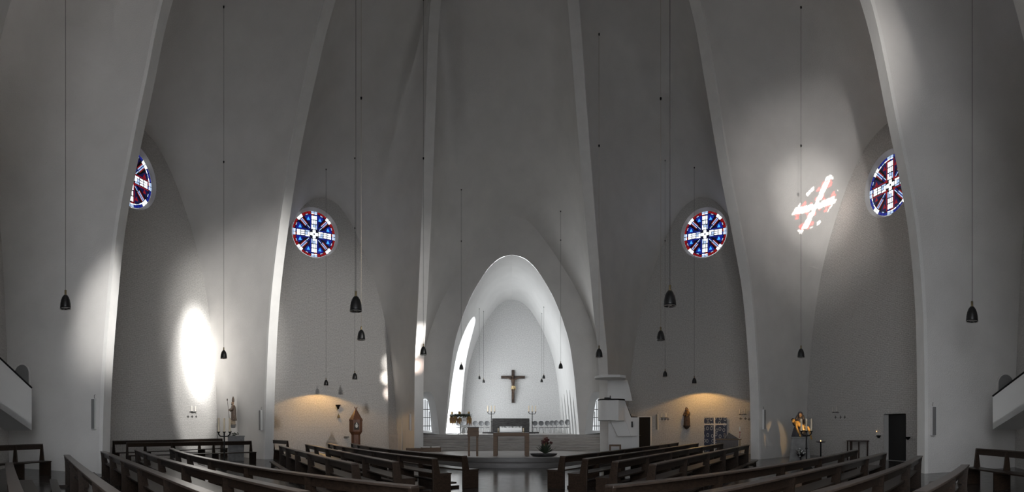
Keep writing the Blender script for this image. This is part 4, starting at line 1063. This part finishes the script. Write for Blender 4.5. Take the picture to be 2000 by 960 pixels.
# spotlight, cable-like iron and little bell on the wall beside it
loc, rz, D = wallmount(658, 794); t_ = thing('wall_spotlight', 'black funnel-shaped wall lamp left of the wooden shrine', 'lamp', loc, rz)
b = MB(); b.lathe([(.05, -.14), (.09, .0), (.17, .12), (.15, .12), (.07, .0), (0, -.1)], 18, o=(0, -.18, 0)); b.build('lamp_head', M['iron'], t_, smooth='auto')
b = MB(); b.tube([(0, -.18, -.12), (0, -.05, -.18), (0, 0, -.18)], .018, 8); b.build('arm', M['iron'], t_)
loc, rz, D = wallmount(660, 812); t_ = thing('wall_bell', 'small brass bell bracket on the wall under the funnel lamp', 'bell', loc, rz)
b = MB(); b.lathe([(.10, -.10), (.07, -.03), (.05, .05), (0, .08)], 16, o=(0, -.12, 0)); b.build('bell_body', M['brass'], t_, smooth=True); b = MB(); b.tube([(0, 0, .10), (0, -.12, .14), (0, -.12, .07)], .01, 6); b.build('bracket', M['iron'], t_)
loc, rz, D = wallmount(675, 852.5); b = MB(); b.box((0, -.12, 0), (.26, .24, .06)); o = b.build('wall_shelf', M['greystone'], None, bevel=.01); o.location = loc; o.rotation_euler = (0, 0, rz); tag(o, 'small grey stone shelf on the wall beside the wooden shrine', 'shelf')

# ------------------------------------------------------------------ madonna on the right wall
loc, rz, D = wallmount(1344, 838); k = D/F
t_ = thing('madonna_statue', 'dark carved standing madonna with child on the warmly lit right wall', 'statue', (loc.x, loc.y, EZ+(HY-838)*k), rz)
H_ = 47*k
b = MB(); b.lathe([(0, 0), (.10, .06), (.19, .16), (.24, .20), (.24, .24), (0, .24)], 8, o=(0, -.22, 0), ay=.8); b.build('console', M['walnut'], t_)
b = MB(); s_ = (H_-.24)/1.45
robe(b, [(.25, .17, .24, 0, -.22), (.24, .17, .45, .01, -.22), (.225, .16, .75, .0, -.23), (.20, .145, .98, -.01, -.22), (.22, .13, 1.16, -.01, -.20), (.17, .10, 1.24, -.01, -.20), (.07, .07, 1.29, -.01, -.2)], 8, .07, 3)
b.tube([(-.20, -.22, 1.14), (-.25, -.28, .98), (-.10, -.40, .95), (.03, -.42, 1.0)], [.075, .075, .06, .04], 10); b.tube([(.2, -.22, 1.14), (.24, -.27, 1.0), (.12, -.38, 1.0)], [.07, .07, .05], 10)
rb = b.build('robe', M['paintedwood'], t_); 
b = MB(); head(b, (-.05, -.23, 1.40), .098, tilt=.2, turn=.3)
b.tube([(-.05, -.21, 1.27), (-.05, -.22, 1.36)], .045, 8); b.build('face', M['flesh'], t_)
b = MB(); hand(b, (.0, -.42, 1.0), (1, -.1, .1), (0, 0, 1), .15); b.build('hand', M['flesh'], t_)
b = MB(); head(b, (.14, -.33, 1.36), .066, tilt=.1, turn=-.4); b.build('child_face', M['flesh'], t_)
b = MB(); b.tube([(.12, -.36, 1.0), (.13, -.35, 1.12), (.14, -.33, 1.24), (.14, -.33, 1.30)], [.07, .085, .075, .03], 12); b.tube([(.13, -.38, 1.0), (.08, -.45, .92), (.04, -.44, .84)], [.05, .04, .025], 8); b.tube([(.10, -.36, 1.22), (.0, -.42, 1.18)], [.035, .02], 8); b.build('child_body', M['gold'], t_, smooth=True)
b = MB(); b.ball((-.05, -.20, 1.43), .118, 14, sc=(.9, .9, 1.05)); b.tube([(-.05, -.16, 1.48), (-.13, -.17, 1.3), (-.17, -.18, 1.12)], [.07, .07, .04], 8); b.tube([(-.04, -.15, 1.45), (.03, -.15, 1.3), (.05, -.16, 1.15)], [.07, .06, .04], 8); b.build('veil', M['darkrobe'], t_, smooth=True)
for o in t_.children:
    if o.name.startswith('console'): continue
    o.scale = (s_*.92, s_, s_); o.location = (0, 0, .24-.24*s_)

# bishop statue -------------------------------------------------------------------
loc, rz, D = wallmount(465, 834); k = D/F
t_ = thing('bishop_statue', 'gilded baroque bishop statue with mitre holding out a staff, on a wall bracket', 'statue', (loc.x, loc.y, EZ+(HY-835)*k), rz-.35)
oy = -.30; s_ = 62*k/1.9
b = MB(); b.lathe([(.10, 0), (.16, .03), (.17, .14), (.20, .16), (.20, .20), (0, .20)], 12, o=(0, oy, 0), ay=.9); b.build('console', M['greystone'], t_)
b = MB(); robe(b, [(.17, .14, .20, 0, oy), (.16, .13, .35, 0, oy), (.155, .125, .55, .01, oy), (.15, .115, .85, .0, oy), (.14, .11, 1.05, -.01, oy), (.17, .11, 1.26, -.02, oy), (.13, .09, 1.34, -.02, oy), (.055, .055, 1.38, -.02, oy)], 8, .09, 5); b.build('robe', M['goldm'], t_, smooth=True)
b = MB(); robe(b, [(.20, .17, .45, .05, oy+.04), (.19, .155, .65, .03, oy+.03), (.175, .14, .95, .01, oy+.02), (.19, .135, 1.22, -.01, oy+.01), (.15, .10, 1.345, -.02, oy)], 6, .08, 9); b.tube([(-.12, oy, 1.26), (-.24, oy-.08, 1.10), (-.36, oy-.16, 1.10)], [.08, .08, .065], 10); b.tube([(.12, oy-.02, 1.25), (.19, oy-.10, 1.06), (.08, oy-.2, 1.02)], [.08, .075, .055], 10); b.build('cope', M['paintedwood'], t_, smooth=True)
b = MB(); head(b, (-.03, oy-.02, 1.50), .095, turn=.5); b.tube([(-.02, oy, 1.34), (-.03, oy-.01, 1.45)], .045, 8); b.build('face', M['flesh'], t_)
b = MB(); hand(b, (-.36, oy-.16, 1.10), (-1, -.3, .05), (0, 0, 1), .15, .5); b.build('hand', M['flesh'], t_)
b = MB(); hand(b, (.08, oy-.2, 1.02), (-1, -.4, .1), (0, 0, 1), .15, .4); b.build('hand', M['flesh'], t_)
b = MB(); b.lathe([(.10, 1.55), (.115, 1.64), (.095, 1.76), (.03, 1.87), (0, 1.89)], 16, o=(-.02, oy, 0), ay=.7, cap=False); b.build('mitre', M['paintedwood'], t_, smooth=True)
b = MB(); b.ball((-.03, oy-.07, 1.415), .06, 10, sc=(.9, .8, 1.2)); b.build('beard', M['hair'], t_, smooth=True)
b = MB(); b.tube([(-.06, oy-.2, .42), (-.40, oy-.22, 1.12), (-.66, oy-.24, 1.66)], .013, 8); b.ball((-.69, oy-.24, 1.72), .045, 10, sc=(.8, .8, 1.8)); b.build('staff', M['walnut'], t_)
for o in t_.children: o.scale = (s_, s_, s_)
# stone pedestal in front, small flowers on it
p = P(461, HY, 20.9); k = 20.9/F
t_ = thing('stone_pedestal', 'tapered dark grey stone block below the bishop statue', 'pedestal', (p.x, p.y, 0), tocam(p))
b = MB(); b.box((.0, 0, .55), (.70, .4, 1.10), taper=1.08); b.build('block', M['greystone'], t_, bevel=.008)
b = MB(); b.box((0, 0, 1.12), (.80, .46, .05)); b.build('top_slab', M['greystone'], t_, bevel=.006)
t2 = thing('small_bouquet', 'small dark bouquet lying on the stone block below the bishop statue', 'flowers', (p.x-.12, p.y, 1.146), tocam(p))
b = MB()
for q in range(22): c_ = Vector((rnd.gauss(0, .09), rnd.gauss(0, .06), .05+abs(rnd.gauss(0, .045)))); b.ball(c_, .026, 6)
b.build('blossoms', M['leaf'], t2, smooth=True); b = MB(); b.tube([(-.28, 0, .02), (0, 0, .04)], .012, 6); b.tube([(-.22, .03, .015), (0, 0, .04)], .01, 6); b.lathe([(.07, 0), (.09, .05), (0, .05)], 12); b.build('stems', M['leaf'], t2)

# pieta on its pedestal --------------------------------------------------------------
p = P(1563, HY, 20.3); k = 20.3/F; rzp = tocam(p)
t_ = thing('pedestal', 'broad tapering grey stone pedestal under the pieta', 'pedestal', (p.x, p.y, 0), rzp)
hp_ = EZ+(HY-852)*k
b = MB(); b.prism([(-.50, 0), (.46, 0), (.36, hp_-.06), (-.36, hp_-.06)], -.3, .32); b.build('block', M['greystone'], t_, bevel=.01); b = MB(); b.box((0, 0, hp_-.03), (.80, .66, .06)); b.build('top_slab', M['greystone'], t_, bevel=.006)
t_ = thing('pieta', 'painted pieta, seated mourning woman in dark cloak holding a golden-lit dead man', 'statue', (p.x, p.y, hp_), rzp)
b = MB(); robe(b, [(.36, .26, 0, -.02, 0), (.34, .26, .16, -.01, -.01), (.30, .24, .34, 0, 0), (.22, .17, .46, -.02, .04), (.19, .13, .62, -.03, .07), (.18, .11, .76, -.02, .07), (.07, .06, .85, -.01, .05)], 7, .06, 4)
b.ball((0, .05, .97), .135, 14, sc=(.9, .9, 1.1)); b.tube([(-.10, .06, .95), (-.17, .06, .78), (-.19, .06, .6)], [.06, .07, .05], 8); b.tube([(.10, .06, .95), (.15, .06, .78), (.17, .06, .6)], [.06, .07, .05], 8)
b.tube([(.17, .04, .72), (.25, -.1, .55), (.15, -.22, .50)], [.08, .075, .06], 10); b.tube([(-.17, .04, .72), (-.28, -.08, .58), (-.25, -.2, .52)], [.08, .075, .06], 10)
b.build('cloak', M['darkrobe'], t_, smooth=True)
b = MB(); head(b, (0, -.03, .95), .092, tilt=.35, turn=-.2); b.build('mourner_face', M['flesh'], t_)
b = MB(); hand(b, (.15, -.23, .50), (-1, -.2, -.1), (0, -1, .3), .15); b.build('mourner_hand', M['flesh'], t_)
b = MB()
head(b, (-.30, -.20, .70), .085, tilt=-.7, turn=-.6)
b.tube([(-.27, -.18, .62), (-.22, -.2, .60)], .045, 8)
b.tube([(-.24, -.2, .60), (-.13, -.26, .60), (.0, -.28, .50), (.12, -.27, .42), (.18, -.26, .38)], [(.07, .09), (.12, .11), (.11, .09), (.10, .09), (.09, .08)], 14)
b.tube([(-.17, -.3, .62), (-.16, -.38, .42), (-.10, -.40, .25), (-.02, -.40, .10)], [.055, .045, .04, .028], 10); hand(b, (-.02, -.40, .11), (.35, 0, -1), (0, -1, 0), .15, .25)
for dy in (-.06, .06):
    b.tube([(.16, -.27+dy, .38), (.34, -.34+dy, .40), (.42, -.33+dy, .20), (.47, -.30+dy, -.04)], [.08, .065, .05, .035], 10); b.tube([(.47, -.30+dy, -.04), (.50, -.38+dy, -.10)], [.035, .025], 8)
b.build('dead_body', M['deadlit'], t_, smooth=True)
b = MB(); b.ball((-.32, -.17, .73), .085, 12); b.build('dead_hair', M['hair'], t_, smooth=True)
b = MB(); robe(b, [(.14, .13, .28, .12, -.28), (.13, .13, .38, .11, -.28), (.12, .12, .47, .08, -.28)], 6, .1, 3); b.build('loincloth', M['loin'], t_, smooth=True)
sp_ = P(1563, 800, 17.0); spot('statue_spot', (p.x-.6, p.y-3.6, 2.5), (p.x+.05, p.y, hp_+.55), 420, 17, .5, (1, .62, .22), .03)
spot('statue_spot', Vector(P(463, 740, 19.5)), P(466, 808, 21.2), 22, 40, .8, (1, .72, .42), .03)
# flowers at its foot
p2 = P(1564, HY, 19.6)
t_ = thing('white_flowers', 'white flowers in a dark bowl at the foot of the pieta pedestal', 'flowers', (p2.x, p2.y, 0), rzp)
b = MB(); b.lathe([(.16, 0), (.12, .05), (.03, .08), (.03, .25), (.12, .30), (.18, .38), (.15, .38), (0, .32)], 18); b.build('vase', M['iron'], t_, smooth='auto')
b = MB()
for q in range(16): b.ball((rnd.gauss(0, .10), -.05+rnd.gauss(0, .07), .46+rnd.gauss(0, .06)), .038, 7, sc=(1, 1, .7))
b.build('blossoms', M['whitefl'], t_, smooth=True)
b = MB()
for q in range(40):
    a = rnd.uniform(0, 6.28); d_ = Vector((math.cos(a)*.32, math.sin(a)*.2, rnd.uniform(-.05, .22))); o_ = Vector((0, 0, .38)); s2 = d_.cross(Vector((0, 0, 1))).normalized()*.03
    b.add([o_, o_+d_*.6+s2, o_+d_, o_+d_*.6-s2], [(0, 1, 2, 3)])
b.build('foliage', M['leaf'], t_)

# blue patterned panel, wooden chest, paschal candle in the right bay -------------------
mid, nn, L = wall_span(1376.5, 1420, 845); D_ = (Vector((mid.x, mid.y, 0))-Vector((0, CY, 0))).length
m, n_, bs = nt('blue_textile'); Lk = n_.links.new
tc = n_.nodes.new('ShaderNodeTexCoord'); mp = n_.nodes.new('ShaderNodeMapping'); mp.inputs['Scale'].default_value = (3.4, 1, 2.6)
vo = n_.nodes.new('ShaderNodeTexVoronoi'); vo.inputs['Scale'].default_value = 1.15; vo.inputs['Randomness'].default_value = .45
rp = n_.nodes.new('ShaderNodeValToRGB'); cr = rp.color_ramp; cr.elements[0].position = 0; cr.elements[0].color = (.05, .07, .12, 1); cr.elements[1].position = .42; cr.elements[1].color = (.035, .05, .10, 1)
for ps, c_ in ((.20, (.03, .045, .09, 1)), (.23, (.42, .46, .5, 1)), (.31, (.42, .46, .5, 1)), (.34, (.03, .045, .09, 1))): e = cr.elements.new(ps); e.color = c_
Lk(tc.outputs['Object'], mp.inputs[0]); vo.voronoi_dimensions = '2D'; sx_ = n_.nodes.new('ShaderNodeSeparateXYZ'); cx_ = n_.nodes.new('ShaderNodeCombineXYZ'); Lk(mp.outputs[0], sx_.inputs[0]); Lk(sx_.outputs['X'], cx_.inputs['X']); Lk(sx_.outputs['Z'], cx_.inputs['Y']); Lk(cx_.outputs[0], vo.inputs['Vector']); Lk(vo.outputs['Distance'], rp.inputs[0]); Lk(rp.outputs[0], bs.inputs['Base Color']); bs.inputs['Roughness'].default_value = .5
M['blue'] = m
t_ = thing('patterned_panel', 'tall blue-grey panel with pale ring pattern and light crossbar on the right wall', 'panel', (mid.x+nn.x*.03, mid.y+nn.y*.03, 0), facing(nn))
zt = EZ+(HY-815)*D_/F
for x0, x1, z0, z1 in ((-L/2, -.10, .05, zt*.80), (.0, L/2, .05, zt*.80), (-L/2, -.10, zt*.83, zt), (.0, L/2, zt*.83, zt)):
    b = MB(); b.box(((x0+x1)/2, -.05, (z0+z1)/2), (x1-x0, .06, z1-z0)); b.build('pane', M['blue'], t_)
b = MB(); b.box((0, -.04, zt*.815), (L, .08, .09)); b.box((-.05, -.04, zt/2), (.10, .07, zt)); b.build('crossbar', M['white'], t_)
p = P(1421, HY, 22.0); k = 22.0/F
t_ = thing('wooden_chest', 'brown wooden chest with a sloping lid against the right wall', 'chest', (p.x, p.y, 0), tocam(p))
w = 42*k; hz = EZ-(858-HY)*k
b = MB(); b.box((0, 0, hz/2), (w, .6, hz)); b.build('body', M['walnut'], t_, bevel=.01)
b = MB(); b.box((0, 0, hz+.02), (w+.08, .66, .05)); b.build('lid', M['oak'], t_, bevel=.008)
t2 = thing('book_stand', 'dark sloping book stand lying on the wooden chest', 'stand', (p.x+.22, p.y, hz+.045), tocam(p))
b = MB(); b.prism([(-.28, 0), (.34, 0), (-.14, .30)], -.18, .18); b.build('wedge', M['walnut'], t2, bevel=.01); b = MB(); b.tube([(-.34, 0, .0), (-.34, 0, .18)], .03, 8); b.ball((-.34, 0, .22), .06, 10); b.build('knob', M['greystone'], t2)
p = P(1445, HY, 22.6); k = 22.6/F
t_ = thing('paschal_candle', 'white paschal candle with red relief on a tall stand beside the chest', 'candle', (p.x, p.y, 0), tocam(p))
b = MB(); b.tube([(0, 0, .02), (0, 0, .93)], .025, 10); b.lathe([(.18, 0), (.18, .02), (.04, .06), (0, .06)], 20); b.lathe([(.03, .90), (.09, .94), (.09, .96), (0, .96)], 16); b.build('stand', M['brass'], t_)
b = MB(); b.lathe([(.05, .96), (.05, 1.56), (.02, 1.57), (0, 1.57)], 18); b.build('candle', M['waxw'], t_, smooth='auto')
b = MB(); b.box((0, -.055, 1.22), (.03, .015, .26)); b.box((0, -.055, 1.28), (.08, .015, .03)); b.ball((-.02, -.05, 1.05), .03, 8); b.build('relief', M['redwax'], t_)

# ------------------------------------------------------------------ gallery stairs at both edges
for side, px_e, px_o, yt_e, yb_e, yt_o, yb_o, nm, lb in ((-1, 62, 0, 758, 840, 700, 797, 'left', 'x'), (1, 1939, 2000, 774, 838, 728, 800, 'right', 'x')):
    De, Do = 14.6, 13.9
    E_ = P(px_e, HY, De); O_ = P(px_o, HY, Do); d_ = (O_-E_); d_.z = 0
    zt0 = EZ+(HY-yt_e)*De/F; zb0 = EZ+(HY-yb_e)*De/F; zt1 = EZ+(HY-yt_o)*Do/F; zb1 = EZ+(HY-yb_o)*Do/F
    ext = 3.5; A_ = Vector((E_.x, E_.y, 0)); B_ = A_+Vector((d_.x, d_.y, 0))*ext
    zt2 = zt0+(zt1-zt0)*ext; zb2 = zb0+(zb1-zb0)*ext
    out = Vector((d_.y, -d_.x, 0)).normalized(); out = out if out.x*side > 0 else -out
    th = .14
    b = MB(); vs = [A_+Vector((0, 0, zb0)), B_+Vector((0, 0, zb2)), B_+Vector((0, 0, zt2)), A_+Vector((0, 0, zt0))]; vs += [v+out*th for v in vs]
    b.add(vs, [(0, 1, 2, 3), (7, 6, 5, 4), (0, 4, 5, 1), (1, 5, 6, 2), (2, 6, 7, 3), (3, 7, 4, 0)]); b.build('wall_%s_stair_parapet' % nm, M['white'], kind='structure')
    b = MB(); w_ = 1.5; vs = [A_+Vector((0, 0, zb0)), B_+Vector((0, 0, zb2)), B_+out*w_+Vector((0, 0, zb2)), A_+out*w_+Vector((0, 0, zb0))]; vs2 = [v+Vector((0, 0, .2)) for v in vs]
    b.add(vs+vs2, [(0, 1, 2, 3), (7, 6, 5, 4), (0, 4, 5, 1), (1, 5, 6, 2), (2, 6, 7, 3), (3, 7, 4, 0)]); b.build('floor_%s_stair_flight' % nm, M['white'], kind='structure')
    b = MB(); b.tube([A_+Vector((0, 0, zt0+.02)), B_+Vector((0, 0, zt2+.02))], .03, 8); b.build('trim_%d' % (40+(side > 0)), M['iron'], kind='structure')
# arched niches beside the stairs and by the choir pier
def niche(idx, px0, px1, ytop, ybot, dark):
    mid, nn, L = wall_span(px0, px1, (ytop+ybot)/2); D_ = (Vector((mid.x, mid.y, 0))-Vector((0, CY, 0))).length; kk = D_/F
    z0 = EZ+(HY-ybot)*kk; z1 = EZ+(HY-ytop)*kk; h = z1-z0
    e = bpy.data.objects.new('door_%d' % idx, None); COL.objects.link(e); e.location = (mid.x, mid.y, z0); e.rotation_euler = (0, 0, facing(nn)); e['kind'] = 'structure'
    hw_ = L/2
    def oval(w, hh, n=14): return [(-w, 0)]+[(w*math.cos(math.pi-math.pi*i/n), hh-w+w*math.sin(math.pi*i/n)) for i in range(n+1)]+[(w, 0)]
    oo, ii = oval(hw_, h), oval(hw_*.86, h-hw_*.14)
    b = MB(); n = len(oo); vs = [(x, -.05, z) for x, z in oo]+[(x, -.05, z) for x, z in ii]+[(x, .0, z) for x, z in oo]+[(x, .25, z) for x, z in ii]
    fs = []
    for i in range(n-1): fs += [(i, i+1, n+i+1, n+i), (i, 2*n+i, 2*n+i+1, i+1), (n+i, n+i+1, 3*n+i+1, 3*n+i)]
    b.add(vs, fs); b.build('arch_frame', M['plaster'], e)
    b = MB(); b.prism(ii, -.035, -.02); b.build('door_leaf', M[dark], e)
niche(3, 27, 60, 709, 765, 'greyp'); niche(4, 1946, 1981, 728, 775, 'greyp'); niche(5, 778, 786, 783, 880, 'plaster')
